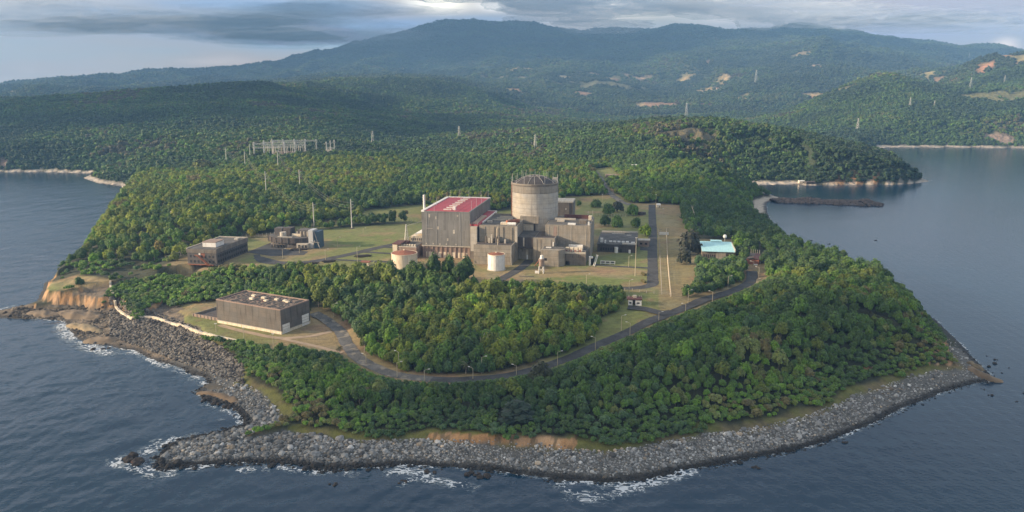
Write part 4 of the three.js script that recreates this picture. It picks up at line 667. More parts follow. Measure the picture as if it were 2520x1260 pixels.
// fuel building at the right
{
  const b = new Block('fuel_building', 'broad tall concrete block with rusty stains right of the reactor', 'industrial building', 114, 30);
  b.box('wall', MAT.concrete, 96.8, 131.6, 9, 52, 17, 44.6); b.box('roof', MAT.roofdark, 97.4, 131, 9.6, 51.4, 44.6, 44.9); b.box('parapet', MAT.concrete, 96.8, 131.6, 9, 9.6, 44.6, 45.4); b.box('parapet', MAT.concrete, 131, 131.8, 9.6, 52, 44.6, 45.4); b.box('parapet', MAT.palewall, 103, 131, 51.4, 52, 44.6, 45.6);
  b.box('side_wall', MAT.concrete, 131.6, 132, 9, 52, 17, 44.6);
  b.box('roof_wall', MAT.rustdark, 108, 128, 44, 45.5, 44.9, 48); b.box('roof_wall', MAT.palewall, 101, 118, 36, 37, 44.9, 46.4); for (const [u, v, w, d, h, m] of [[114, 13, 6, 3, 1.2, 'white'], [122, 20, 6, 8, 2.6, 'darkwall'], [104, 26, 6, 5, 1.4, 'palewall'], [128, 38, 2.5, 6, 3, 'cream'], [129.5, 14, 1.3, 2, 2.4, 'white']]) b.box('roof_unit', MAT[m], u, u + w, v, v + d, 44.9, 44.9 + h);
  for (const u of [99.5, 102.8, 106.6, 117, 128.5]) b.box('wall_rib', MAT.palewall, u, u + .35, 8.8, 9, 30, 44.6);
  b.box('rust_stain_panel', MAT.pinkwall, 103.4, 106, 8.9, 9, 31, 44);
  b.bars('mast', MAT.steel, [[[131, 46, 45], [131, 46, 52]], [[127, 48, 45], [127, 48, 51]], [[130.5, 12, 45], [130.5, 12, 50]]], .1);
}
{
  const b = new Block('machinery_annex', 'low concrete annex with cream machinery on its roof', 'industrial building', 120, -2);
  b.box('wall', MAT.darkwall, 110, 130, -10, 8.8, 17, 27.4); b.box('roof', MAT.roofdark, 110.5, 129.5, -9.5, 8.8, 27.4, 27.7); b.box('parapet', MAT.palewall, 109.8, 130.2, -10.2, -9.5, 26.8, 28.4); b.box('end_wall', MAT.darkwall, 128.6, 130.3, -10.3, -9.9, 17, 27);
  for (let i = 0; i < 4; i++) { b.box('machine', MAT.cream, 114 + i * 3.4, 116.8 + i * 3.4, -4, 1, 27.7, 30); b.box('machine', MAT.rust, 114.4 + i * 3.4, 116 + i * 3.4, -6.8, -5, 27.7, 29); }
  b.box('machine', MAT.white, 116, 127, 2, 4.5, 27.7, 31.2); b.bars('handrail', MAT.steel, [[[110, -10, 29.6], [130, -10, 29.6]], [[110, -10, 28.4], [110, -10, 29.6]], [[120, -10, 28.4], [120, -10, 29.6]], [[130, -10, 28.4], [130, -10, 29.6]]], .09);
  b.add('pipe_stack', MAT.white, new THREE.CylinderGeometry(.8, .8, 7, 10), 133.2, -8, 21.5); b.add('pipe_stack', MAT.white, new THREE.SphereGeometry(1, 10, 8), 134.6, -7, 24); b.box('crate', MAT.black, 134, 136.4, -6, -3, 18, 24); b.bars('brace', MAT.pole, [[[136, -10, 18], [138, -2, 25]], [[137, -11, 18], [139, -3, 25]]], .3);
}
{
  const b = new Block('rear_block', 'dark square building standing behind the reactor', 'industrial building', 99, 118);
  b.box('wall', MAT.darkwall, 88, 108.6, 108, 130, 17, 48.4); b.box('roof', MAT.palewall, 87.6, 109, 107.6, 130.4, 48.4, 49.6); b.box('side_wall', MAT.darkwall, 108.6, 109, 108.2, 129.8, 17, 48.4); b.box('wall_rib', MAT.blackwall, 105.6, 107.4, 107.7, 108, 17, 48.4); b.box('wall_patch', MAT.palewall, 102, 103.2, 107.8, 108, 42, 43.6);
}
{
  const b = new Block('service_annex', 'long low annex with a dark roof and a line of white vents', 'industrial building', 150, 70);
  b.box('wall', MAT.blackwall, 135.5, 167, 44, 98, 17, 24); b.box('roof', MAT.roofdark, 135, 167.5, 43.4, 98.6, 24, 24.7); b.box('ridge_beam', MAT.palewall, 136, 167, 97, 98.6, 24.7, 25.9);
  for (let i = 0; i < 5; i++) b.box('roof_vent', MAT.white, 144.6 + i * 3.4, 147 + i * 3.4, 52, 54, 24.7, 25.6); b.box('roof_vent', MAT.white, 162.6, 165.6, 50, 52, 24.7, 25.6); b.box('skylight', MAT.palewall, 155.6, 166.4, 44.2, 47.6, 24.7, 25.4); b.box('roof_patch', MAT.palewall, 145, 156, 90, 92, 24.7, 25); b.box('roof_patch', MAT.palewall, 158, 162, 84, 86, 24.7, 25);
  b.add('water_tank', MAT.white, new THREE.CylinderGeometry(1.5, 1.5, 4.6, 12), 151, 41.6, 20.4); b.box('cabinet', MAT.white, 161, 162.6, 41.4, 43.4, 18, 20.6); b.box('cabinet', MAT.white, 137.4, 139.6, 50, 53, 24.7, 28); b.box('cabinet', MAT.white, 141, 142.2, 47, 49, 24.7, 27);
  for (let i = 0; i < 6; i++) b.box('window', MAT.black, 138 + i * 2, 139.2 + i * 2, 43.9, 44, 19.4, 21.6); b.box('door', MAT.black, 154, 155.4, 43.9, 44, 17.5, 21);
}
{
  const b = new Block('pink_hut', 'small pinkish hut with two dark windows beside the bright tree', 'hut', 173, 74);
  b.box('wall', MAT.pinkwall, 168, 177.4, 71, 78, 17.5, 23); b.box('roof', MAT.palewall, 167.6, 178, 70.6, 78.6, 23, 23.7); b.box('window', MAT.black, 169.6, 171.6, 70.9, 71, 19.8, 21.4); b.box('window', MAT.black, 173.6, 175.6, 70.9, 71, 19.8, 21.4);
}
// left of the hall
{
  const b = new Block('switch_annex', 'pinkish concrete annex left of the hall, a white tower at its corner', 'industrial building', -10, 4);
  b.box('wall', MAT.pinkwall, -18, -2.6, -8, 16, 17, 27); b.box('roof', MAT.roofdark, -17.6, -3, -7.6, 15.6, 27, 27.3); b.box('parapet', MAT.palewall, -18, -2.6, -8, -7.6, 27, 27.9); for (let i = 0; i < 6; i++) b.box('roof_unit', MAT.cream, -16 + i * 2.1, -14.8 + i * 2.1, -5, -3, 27.3, 28.6);
  b.box('tower', MAT.cream, -21.8, -18, -8.4, -2, 17, 29); b.box('tower_roof', MAT.rustdark, -22, -15, -8.6, 6, 29, 29.8); b.box('rear_wall', MAT.rustdark, -18, -13, 1, 10, 27, 29);
}
{
  const b = new Block('transformer_shed', 'white open shed with a pale sloping roof beside the hall', 'shed', -6, 24);
  b.box('wall', MAT.cream, -15, -5, 18, 30, 26.5, 31); b.box('base', MAT.pinkwall, -16, -2.8, 17, 34, 17, 26.5); for (let i = 0; i < 6; i++) b.box('vent', MAT.darkwall, -14.6 + i * 1.6, -13.6 + i * 1.6, 17.9, 18, 27.4, 29.6);
  const g = box(9.5, .35, 18); g.rotateZ(.12); b.add('roof', MAT.white, g, -6.5, 27, 33.6); b.box('tank', MAT.blue, -4.6, -2.2, 16.6, 30, 26.6, 33); b.bars('post', MAT.pole, [[[-10, 19, 30], [-10, 19, 33]], [[-10, 34, 26], [-10, 34, 33]]], .2);
}
function lattice(name, label, p, H, w0, w1, mat, group, arms = [], legsDown = 0, category = 'pylon') {
  const t = thing(name, label, category, p, .25, group), n = 7, P = (i, s, q) => { const f = i / n, w = lerp(w0, w1, f) / 2; return V(s * w, f * H - (i === 0 ? legsDown : 0), q * w); };
  for (const [s, q] of [[-1, -1], [1, -1], [1, 1], [-1, 1]]) mesh('leg', bar(P(0, s, q), P(n, s, q), .16 * H / 30 + .05, 5), mat, t);
  const br = []; for (let i = 0; i < n; i++) for (const [a, c] of [[[-1, -1], [1, -1]], [[1, -1], [1, 1]], [[1, 1], [-1, 1]], [[-1, 1], [-1, -1]]]) { br.push(bar(P(i, ...a), P(i + 1, ...c), .08 * H / 30 + .03, 4), bar(P(i, ...c), P(i + 1, ...a), .08 * H / 30 + .03, 4)); if (i) br.push(bar(P(i, ...a), P(i, ...c), .07 * H / 30 + .03, 4)); }
  mesh('bracing', join(br), mat, t);
  for (const [y, l] of arms) mesh('cross_arm', join([bar(V(-l, y, 0), V(l, y, 0), .14, 4), bar(V(-l, y, 0), V(0, y + l * .35, 0), .09, 4), bar(V(l, y, 0), V(0, y + l * .35, 0), .09, 4)]), mat, t);
  return t;
}
lattice('lattice_mast', 'nearer white A-shaped lattice mast above the pinkish annex', fromPlant(-17.6, 15), 23, 4.6, .5, MAT.pole, null, [], 0, 'mast');
lattice('lattice_mast', 'farther white A-shaped lattice mast behind the open shed', fromPlant(-8.4, 46), 23, 4.6, .5, MAT.pole, null, [], 0, 'mast');
{
  const p = fromPlant(-17, 16, YARD), t = thing('mast_beam', 'thin white sloping wires between the two lattice masts', 'wire', p, -TH); mesh('wire', join([bar(V(-.6, 22, 1), V(8.6, 22, -30), .14, 5), bar(V(-.2, 12, 0), V(8.6, 14, -30), .1, 5)]), MAT.pole, t);
}
function tank(name, label, u, v, r, h, roofMat, wallMat, cone) {
  const t = thing(name, label, 'tank', fromPlant(u, v, YARD), 0), n = 22;
  for (let i = 0; i < n; i++) { const g = new THREE.CylinderGeometry(r + (i % 2 ? .07 : 0), r + (i % 2 ? .07 : 0), h, 3, 1, true, i / n * 2 * Math.PI, 2 * Math.PI / n); g.translate(0, h / 2, 0); const k = g.attributes.uv; for (let q = 0; q < k.count; q++) k.setXY(q, (i + k.getX(q)) / n * 6.283 * r, k.getY(q) * h); mesh('wall_panel', g, wallMat, t); }
  const roof = new THREE.ConeGeometry(r + .25, cone, 40); roof.translate(0, h + cone / 2, 0); mesh('roof', metric(roof), roofMat, t); const rim = new THREE.TorusGeometry(r + .12, .2, 6, 44); rim.rotateX(Math.PI / 2); rim.translate(0, h, 0); mesh('rim', rim, MAT.cream, t);
  const cap = new THREE.CylinderGeometry(.6, .7, 1, 10); cap.translate(0, h + cone, 0); mesh('hatch', cap, MAT.cream, t); mesh('ladder', join([bar(V(r + .3, 0, .6), V(r + .3, h + .6, .6), .08, 4), bar(V(r + .3, 0, -.2), V(r + .3, h + .6, -.2), .08, 4)]), MAT.pole, t); mesh('plinth', new THREE.CylinderGeometry(r + .7, r + .8, .8, 40), MAT.palewall, t); return t;
}
tank('storage_tank', 'white ribbed tank with a rusty top on the grass before the auxiliary block', 66, -33, 6.2, 11.6, MAT.rust, MAT.white, 1.2);
tank('storage_tank', 'big cream tank with a rust red roof half hidden by the dark wood', -3, -38, 9.4, 11, MAT.rust, MAT.cream, 2.2);
{
  const t = thing('elevated_tank', 'slim white and pink tank on legs standing on the grass by the drive', 'water tank', fromPlant(100.6, -40), -TH);
  for (const [x, z] of [[-1.5, 1.3], [1.5, 1.3], [1.5, -1.3], [-1.5, -1.3]]) mesh('leg', bar(V(x * 1.1, 0, z * 1.1), V(x, 5.4, z), .34, 7), MAT.white, t);
  mesh('brace', join([bar(V(-1.5, 1, 1.3), V(1.5, 4.6, 1.3), .1, 4), bar(V(1.5, 1, 1.3), V(-1.5, 4.6, 1.3), .1, 4), bar(V(-1.6, 2.8, 1.3), V(1.6, 2.8, 1.3), .12, 4)]), MAT.white, t);
  const g = new THREE.CylinderGeometry(2.1, 1.9, 5.4, 14); g.translate(0, 8.1, 0); mesh('drum', metric(g), MAT.pinkwall, t); const d = new THREE.CylinderGeometry(1.0, 1.5, 2.6, 12); d.translate(.2, 12.1, 0); mesh('neck', d, MAT.white, t);
  mesh('ladder', join([bar(V(-4.8, 5.4, 1), V(-1.8, 9.4, 1), .3, 5), bar(V(-4.8, 5.4, -.6), V(-1.8, 9.4, -.6), .3, 5)]), MAT.rust, t); const q = box(2.2, 1.6, 1.6); q.translate(-3.4, .8, .4); mesh('pump_box', metric(q), MAT.white, t);
}
// white rail frame on the lawn
{
  const t = thing('pipe_rack', 'low white frame standing on the grass right of the plant', 'rack', fromPlant(141, -2), -TH), l = []; for (const x of [0, 3.6, 7.2, 10.8]) mesh('post', bar(V(x, 0, 0), V(x, 2.6, 0), .3, 6), MAT.white, t);
  for (const y of [.7, 2.4]) mesh('rail', bar(V(0, y, 0), V(10.8, y, 0), .25, 6), MAT.white, t); for (const x of [1.8, 5.4, 9]) { const g = box(2, 1, 1.4); g.translate(x, 1.5, -.6); mesh('valve_box', metric(g), MAT.blackwall, t); }
}
// office block at the left
{
  const b = new Block('office_block', 'dark weathered two storey office block with a rusty outside stair', 'office building', -158, -30);
  b.box('wall', MAT.slatewall, -170, -146, -54, -6, 17, 26.6); b.box('fascia', MAT.darkwall, -170.4, -145.6, -54.4, -5.6, 26.6, 29.4); b.box('roof', MAT.roofdark, -169.6, -146.4, -53.6, -6.4, 29.4, 29.7); b.box('parapet', MAT.palewall, -170.4, -145.6, -6.4, -5.6, 29.4, 30.4); b.box('parapet', MAT.palewall, -170.4, -169.6, -54, -6.4, 29.4, 30.2); b.box('parapet', MAT.darkwall, -146.4, -145.6, -54, -6.4, 29.4, 30.2);
  b.box('roof_room', MAT.white, -161.5, -150.5, -46, -34, 29.7, 33.2); b.box('roof_room_top', MAT.pinkwall, -161.7, -150.3, -46.2, -33.8, 33.2, 33.8); b.box('roof_unit', MAT.palewall, -166, -162, -30, -24, 29.7, 30.8); b.box('roof_unit', MAT.palewall, -152, -149, -16, -12, 29.7, 31);
  for (let i = 0; i < 7; i++) for (const y of [19, 23]) b.box('window', MAT.black, -168 + i * 3.1, -166.6 + i * 3.1, -54.12, -54, y, y + 1.9);
  for (let i = 0; i < 14; i++) for (const y of [19, 23]) { b.box('window', MAT.black, -146, -145.88, -52 + i * 3.3, -50.2 + i * 3.3, y, y + 1.9); }
  for (let i = 0; i < 13; i++) b.box('fin', MAT.slatewall, -146, -145.6, -49.9 + i * 3.3, -49.5 + i * 3.3, 17, 26.6);
  b.bars('outside_stair', MAT.rust, [[[-160, -55.6, 25], [-152, -55.6, 18.4], .4], [[-160, -57, 25], [-152, -57, 18.4], .4], [[-163, -55.6, 25], [-160, -55.6, 25], .4], [[-170, -55.6, 17.8], [-148, -55.6, 17.8], .45], [[-152, -55.6, 18.4], [-157, -56.4, 18], .4]], .3); b.box('wall_patch', MAT.white, -160.4, -159, -54.2, -54, 25, 28.2); b.box('rust_patch', MAT.rust, -158.6, -155.4, -54.1, -54, 23, 26.4);
}
// unfinished dark round hall
{
  const b = new Block('round_ruin', 'dark weathered oval building with broken upper storey and open bays', 'building', -120, 27), ell = (rx, rz, y0, y1, name, mat) => { const g = new THREE.CylinderGeometry(1, 1, y1 - y0, 40); g.scale(rx, 1, rz); g.translate(0, (y0 + y1) / 2 - YARD, 0); return mesh(name, metric(g), mat, b.o); };
  ell(21.5, 12.5, 17, 22.2, 'ground_storey', MAT.slatewall); ell(23.5, 14, 22.2, 26.4, 'gallery', MAT.blackwall); ell(22.4, 13, 26.4, 26.8, 'roof', MAT.roofdark);
  for (let i = 0; i < 24; i++) { const a = i / 24 * 6.283; const g = box(.8, 4.6, .5); g.rotateY(-a + Math.PI / 2); g.translate(Math.cos(a) * 23.6, 6.3, Math.sin(a) * 14.1); mesh('panel_fin', metric(g), MAT.slatewall, b.o); }
  for (let i = 0; i < 7; i++) b.box('opening', MAT.black, -136 + i * 2.5, -134.6 + i * 2.5, 13.9 - (i - 3) ** 2 * -.12, 15, 18, 20.6);
  b.box('tower', MAT.slatewall, -138, -131, 26, 34, 26.8, 32.4); b.box('tower', MAT.blackwall, -129, -122.5, 24, 33, 26.8, 33); b.add('dome_tank', MAT.palewall, new THREE.CylinderGeometry(2.6, 2.8, 4, 18), -127, 19.6, 28.6); b.box('tower', MAT.slatewall, -117, -105, 26, 36, 26.8, 31.4); b.box('slab', MAT.palewall, -130, -117, 15, 16, 26.9, 27.5); b.box('slab', MAT.cream, -120, -112, 21, 22.2, 26.9, 29); for (let i = 0; i < 5; i++) b.box('column', MAT.palewall, -116 + i * 3, -115.3 + i * 3, 22, 23, 26.8, 31);
  b.box('open_bay', MAT.palewall, -112, -102.4, 12, 22, 17, 22.6); for (let i = 0; i < 3; i++) b.box('opening', MAT.black, -110.6 + i * 2.9, -108.6 + i * 2.9, 11.85, 12, 17.6, 21.6);
  b.box('steel_screen', MAT.steel, -103, -99, 16, 26, 18, 33.4); b.box('steel_screen', MAT.blue, -99, -94.6, 18, 28, 18, 32); b.bars('strut', MAT.palewall, [[[-98.4, 17.6, 32], [-96, 17.6, 24], .3], [[-101, 15.6, 24], [-94, 17, 23], .3], [[-96, 17.4, 24], [-93, 16, 18], .3], [[-102, 15.6, 18], [-99, 17, 25], .25], [[-100, 15.4, 18], [-97.6, 16.6, 25], .25]], .3);
}
{
  const g = new THREE.Shape(); [[-146, -8], [-120, -18], [-96, -10], [-98, 4], [-120, 10], [-146, 34]].forEach(([u, v], i) => { const p = fromPlant(u, v); g[i ? 'lineTo' : 'moveTo'](p.x, -p.z); });
  const q = new THREE.ShapeGeometry(g); q.rotateX(-Math.PI / 2); q.translate(0, YARD + .1, 0); const p = q.attributes.position, uv = []; for (let i = 0; i < p.count; i++) uv.push(p.getX(i), p.getZ(i)); q.setAttribute('uv', new THREE.Float32BufferAttribute(uv, 2)); setting('parking_lot', q, MAT.asphalt, 'dark asphalt forecourt between the office block and the round ruin', 'car park');
}
// small hut on the grass and stacks of dark pipes
{
  const b = new Block('white_hut', 'tiny white hut with a rusty roof on the sunlit grass left of the tank', 'hut', -34, -37); b.box('wall', MAT.cream, -37, -31, -39, -35, 17.5, 20.6); b.box('roof', MAT.rust, -37.5, -30.5, -39.5, -34.5, 20.6, 21.2); b.box('door', MAT.black, -34, -33, -39.08, -39, 17.6, 19.8);
}
for (const [u, v, a, l, lab] of [[-78, -42, .75, 15, 'dark pile of old beams lying on the grass at the wood edge'], [-66, -31, .7, 9, 'brown pile of pipes on the sunlit grass left of the lane'], [-47, -8, .6, 13, 'long low brown heap of pipes between the yard lanes'], [-108, 8, .5, 14, 'row of rubble along the slanting yard road']]) {
  const t = thing('pipe_pile', lab, 'pipe pile', fromPlant(u, v), a - TH); for (let i = 0; i < 9; i++) { const g = new THREE.CylinderGeometry(.4, .4, l * (.5 + .06 * i), 7); g.rotateZ(Math.PI / 2); g.rotateY(.12 * ((i * 7) % 5 - 2)); g.translate(((i * 5) % 7 - 3) * .5, .4 + (i > 4 ? .7 : 0), (i % 5 - 2) * .85); mesh('pipe', g, i % 3 ? MAT.oldpipe : MAT.black, t); }
}
// guard house by the gate
{
  const p = at(1561, 751, 16.6), t = thing('guard_house', 'white twin guard house with a dark gateway and flat brown roof', 'guard house', V(p.x, land(p.x, p.z), p.z), -.1), bx = (n, m, x, y, z, w, h, d) => { const g = box(w, h, d); g.translate(x, y + h / 2, z); mesh(n, metric(g), m, t); };
  bx('wall', MAT.white, -2.5, -.5, 0, 2.6, 3.8, 4); bx('wall', MAT.white, 2.4, -.5, 0, 3.8, 3.8, 4); bx('gateway', MAT.blackwall, -.35, -.5, -1, 1.7, 4, 2); bx('roof', MAT.rustdark, 0, 3.5, -.6, 9.4, .7, 6.4); bx('roof_box', MAT.palewall, .2, 4.2, -1, 2, 1.4, 2); bx('window', MAT.black, -2.6, 1, 2.02, 1.3, 1, .1); bx('window', MAT.black, 2.2, 1, 2.02, 1.8, .9, .1); for (const x of [-3.4, -1.2, 3, 4.2]) bx('roof_post', MAT.palewall, x, 4.2, -2, .3, 1.2, .3);
}
// house with the pale blue roof
{
  const b = new Block('blue_roof_house', 'grey house under a pale turquoise sheet roof among the trees', 'house', 229, 40);
  b.box('wall', MAT.darkwall, 218, 241.6, 27, 56, 17, 25); b.box('front_wall', MAT.concrete, 229, 236, 26.4, 27, 17, 25); b.box('wall_end', MAT.darkwall, 241.6, 242, 27, 56, 17, 25);
  for (let i = 0; i < 6; i++) b.box('window', MAT.black, 219.2 + i * 1.6, 220.1 + i * 1.6, 26.88, 27, 19.4, 22.4); for (const u of [237.4, 239.2]) b.box('window', MAT.black, u, u + 1, 26.88, 27, 19.4, 22.4);
  for (let i = 0; i < 7; i++) { const g = box(3.52, .3, 33); g.rotateX(.05); b.add('roof_panel', MAT.cyanroof, g, 219.6 + i * 3.56, 41.5, 26); } b.box('gutter', MAT.palewall, 242.6, 243.2, 26, 58, 24.9, 27); { const g = box(9, .3, 7); b.add('roof_extension', MAT.cyanroof, g, 231, 60, 27.2); } b.box('rear_wall', MAT.darkwall, 227, 235, 56, 63, 17, 26.9);
  b.add('radar_ball', MAT.white, new THREE.SphereGeometry(1.6, 18, 12), 238, 62, 30.6); b.bars('ball_post', MAT.pole, [[[238, 62, 18], [238, 62, 29.4]]], .2);
}
// rusty open shed at the road end
{
  const p = at(1852, 652, 18), t = thing('rusty_shed', 'rust red open shed with a ragged dark roof at the end of the coast road', 'shed', V(p.x, land(p.x, p.z), p.z), -.42), bx = (n, m, x, y, z, w, h, d, rz = 0) => { const g = box(w, h, d); g.rotateZ(rz); g.translate(x, y + h / 2, z); mesh(n, metric(g), m, t); };
  bx('wall', MAT.rust, 0, -.5, 0, 9, 4, .4); bx('wall', MAT.rustdark, -4.5, -.5, -9, .4, 4.4, 18); bx('wall', MAT.rustdark, 4.5, -.5, -9, .4, 4.4, 18); bx('roof', MAT.blackwall, -2.3, 4.4, -9, 5, .3, 19, .22); bx('roof', MAT.rustdark, 2.3, 4.4, -9, 5, .3, 19, -.22); for (let i = 0; i < 6; i++) bx('frame', MAT.palewall, 5.2, -.5, -1 - i * 3.2, .3, 6.4, .3); for (let i = 0; i < 5; i++) bx('frame', MAT.palewall, -4 + i * 1.6, 4.6, -19, .25, 3, .25); bx('beam', MAT.palewall, 5.2, 5.8, -9, .3, .3, 18); bx('white_box', MAT.white, 2.6, -.4, 2.6, 3, 1.2, 1);
}
// pump house on the lower terrace
{
  const p = at(614, 806, 6), q = at(692, 822, 6), a = at(535, 793, 6), c = at(765, 797, 6), ax = V(q.x - a.x, 0, q.z - a.z), L = ax.length(), bw = V(c.x - q.x, 0, c.z - q.z).length(), ang = Math.atan2(-ax.z, ax.x), mid = V((a.x + c.x) / 2, 5.6, (a.z + c.z) / 2), t = thing('pump_house', 'long windowless concrete pump house with a rough patched flat roof by the sea', 'pump house', mid, ang);
  const bx = (n, m, x0, x1, z0, z1, y0, y1) => { const g = box(x1 - x0, y1 - y0, z1 - z0); g.translate((x0 + x1) / 2, (y0 + y1) / 2, (z0 + z1) / 2); return mesh(n, metric(g, 0, 0, 0), m, t); }, W2 = L / 2, D = bw / 2 + .5, H = 15;
  const wall = bx('wall', MAT.brownwall, -W2, W2, -D, D, 2.0, H); bx('plinth', MAT.cream, -W2, W2, -D, D + .15, -1.5, 2.0); bx('sill', MAT.palewall, -W2 - .2, W2 + .2, -D, D + .3, 2.0, 2.3);
  bx('roof', MAT.roofpatchy, -W2 + .7, W2 - .7, -D + .7, D - .7, H, H + .15); for (const q of [[-W2, W2, -D, -D + .7], [-W2, -W2 + .7, -D + .7, D], [W2 - .7, W2, -D + .7, D], [-W2 + .7, W2 - .7, D - .7, D]]) bx('parapet', MAT.pinkwall, ...q, H, H + .7);
  const rnd = rng(77); for (let i = 0; i < 7; i++) { const x = -14 + i * 5 + rnd() * 2, z = -6 + rnd() * 8; bx('roof_hatch', MAT.cream, x, x + 2 + rnd(), z, z + 1.8, H + .15, H + .9 + .5 * rnd()); }
  for (let i = 0; i < 26; i++) { const g = new THREE.IcosahedronGeometry(.5 + .7 * rnd(), 0); g.scale(1.5, .4, 1); g.translate((rnd() - .5) * (L - 4), H, (rnd() - .5) * (2 * D - 3)); mesh('debris', metric(g), i % 3 ? MAT.rustdark : MAT.roofpatchy, t); }
  bx('door', MAT.white, W2, W2 + .15, D - 7, D - 1, -.2, 6); bx('door', MAT.white, W2, W2 + .15, -D + 1.2, -D + 7.2, .6, 7.4); for (let k = 1; k < 4; k++) { bx('door_rib', MAT.palewall, W2 + .15, W2 + .24, D - 7, D - 1, k * 1.5 - .2, k * 1.5); bx('door_rib', MAT.palewall, W2 + .15, W2 + .24, -D + 1.2, -D + 7.2, .8 + k * 1.6, 1 + k * 1.6); }
  // walled basin beside it
  const s = thing('walled_basin', 'low walled basin with a black floor against the pump house', 'basin', V(mid.x - Math.cos(ang) * (W2 + 13), 5.6, mid.z + Math.sin(ang) * (W2 + 13)), ang), by = (n, m, x0, x1, z0, z1, y0, y1) => { const g = box(x1 - x0, y1 - y0, z1 - z0); g.translate((x0 + x1) / 2, (y0 + y1) / 2, (z0 + z1) / 2); mesh(n, metric(g), m, s); };
  by('floor', MAT.blackwall, -12, 12.8, -11, 9, -.4, .7); by('wall', MAT.pinkwall, -12.6, 12.8, 9, 9.7, -1.5, 2.2); by('wall', MAT.concrete, -12.6, -12, -11, 9, -1, 1.9); by('wall', MAT.concrete, -12, 12.8, -11.6, -11, -1, 1.9); for (let i = 0; i < 8; i++) by('wall_rib', MAT.concrete, -12 + i * 3.2, -11.5 + i * 3.2, 9.7, 10, -1, 2.3);
}
// sea wall
{
  const run = lineOf([at(272, 690, 14), at(271, 702, 13), at(281, 722, 12), at(291, 738, 10.5), at(307, 757, 8.5), at(328, 775, 6.2), [360, 783], [420, 799], [470, 814], [520, 829], [560, 838], [596, 846], [632, 856]], 7), t = thing('sea_wall', 'long pale concrete sea wall curving down from the cliff to the shrubs', 'sea wall', V(run[0].x, 0, run[0].z));
  for (let i = 0; i < run.length - 1; i++) { const a = run[i], b = run[i + 1], l = Math.hypot(b.x - a.x, b.z - a.z), top = (land(a.x, a.z) + land(b.x, b.z)) / 2 + 1.7, g = box(l - .08, 5, 1.3); g.rotateY(Math.atan2(-(b.z - a.z), b.x - a.x)); g.translate((a.x + b.x) / 2 - run[0].x, top - 2.5, (a.z + b.z) / 2 - run[0].z); mesh('wall_section', metric(g), i % 3 ? MAT.cream : MAT.palewall, t); }
}
// ------------------------------------------------------------------ poles, lamps, pylons, wires
const WORD = ['first', 'second', 'third', 'fourth', 'fifth', 'sixth', 'seventh', 'eighth', 'ninth', 'tenth', 'eleventh', 'twelfth', 'thirteenth', 'fourteenth', 'fifteenth', 'sixteenth'];
function heightFrom(p, px, py) { const d = sight(px, py), k = Math.hypot(p.x, p.z) / Math.hypot(d[0], d[2]); return EYE + d[1] * k - p.y; }
let lampMade = null;
function lamp(label, x, yb, yt, group, mat = MAT.poletan, turn = 0) {
  const p = ground(x, yb), H = heightFrom(p, x, yt), t = thing('street_lamp', label, 'street lamp', p, turn, group);
  mesh('post', bar(V(0, -.3, 0), V(0, H, 0), .19, 7, .12), mat, t); mesh('arm', bar(V(0, H - .1, 0), V(2, H + .35, 0), .09, 5), mat, t); const g = box(1.1, .22, .45); g.translate(2.3, H + .35, 0); mesh('lamp_head', g, MAT.pole, t); return t;
}
[[901, 895, 873, 'at the inner side of the worn bend'], [977.5, 928, 892, 'at the outer side of the bend'], [982, 904, 866, 'taller and yellowish, against the wood at the bend'], [1045, 950, 911, 'on the bare verge below the bend'], [1164, 933, 906, 'right of the roadside palm'], [1185.5, 920, 879, 'tall, standing before the dead pale trunks'], [1271, 923, 900, 'where the wood meets the big spreading tree'], [1372, 900, 866, 'just right of the big spreading tree'], [1465, 862, 831, 'on the straight before the dry grass'], [1529, 814, 777, 'standing alone on the dry grass triangle'], [1550, 830, 795, 'on the roadside below the grass triangle'], [1621, 790, 769, 'at the junction with the gate road'], [1687, 769, 749, 'on the seaward edge past the junction'], [1693, 747, 715, 'on the dry grass past the junction'], [1753, 747, 718, 'halfway up to the rusty shed'], [1791, 711, 680, 'against the trees below the turquoise roof'], [1854, 664, 644, 'nearest the rusty shed'], [1862, 699, 687, 'lowest one of the three by the road end'], [1867, 683, 658, 'on the bare slope right of the road end']]
  .forEach(([x, b, t, where], i) => lamp(`pale street lamp of the coast road, ${where}`, x, b, t, 'street lamps along the coast road', MAT.poletan, i % 2 ? .3 : 2.6));
[[696, 637, 613, 'beside the oval lawn near the office block'], [737, 623, 606, 'behind the oval lawn'], [801, 639, 614, 'where the slanting road meets the lane'], [831, 607, 585, 'on the far side of the slanting road'], [880, 652, 607, 'tall, alone on the sunlit grass'], [894, 575, 562, 'near the big white transmission pole'], [1443, 697, 676, 'on the front lawn at the wood edge'], [1547, 657, 630, 'between the annex and the straight road'], [1548, 721, 690, 'above the guard house'], [435, 642, 622, 'by the fence left of the office block'], [668, 752, 730, null], [821, 780, 748, 'behind the pump house at the worn road']]
  .forEach(([x, b, t, where]) => where && lamp(`thin lamp post in the plant yard, ${where}`, x, b, t, 'lamp posts in the yard', MAT.poletan, .4));
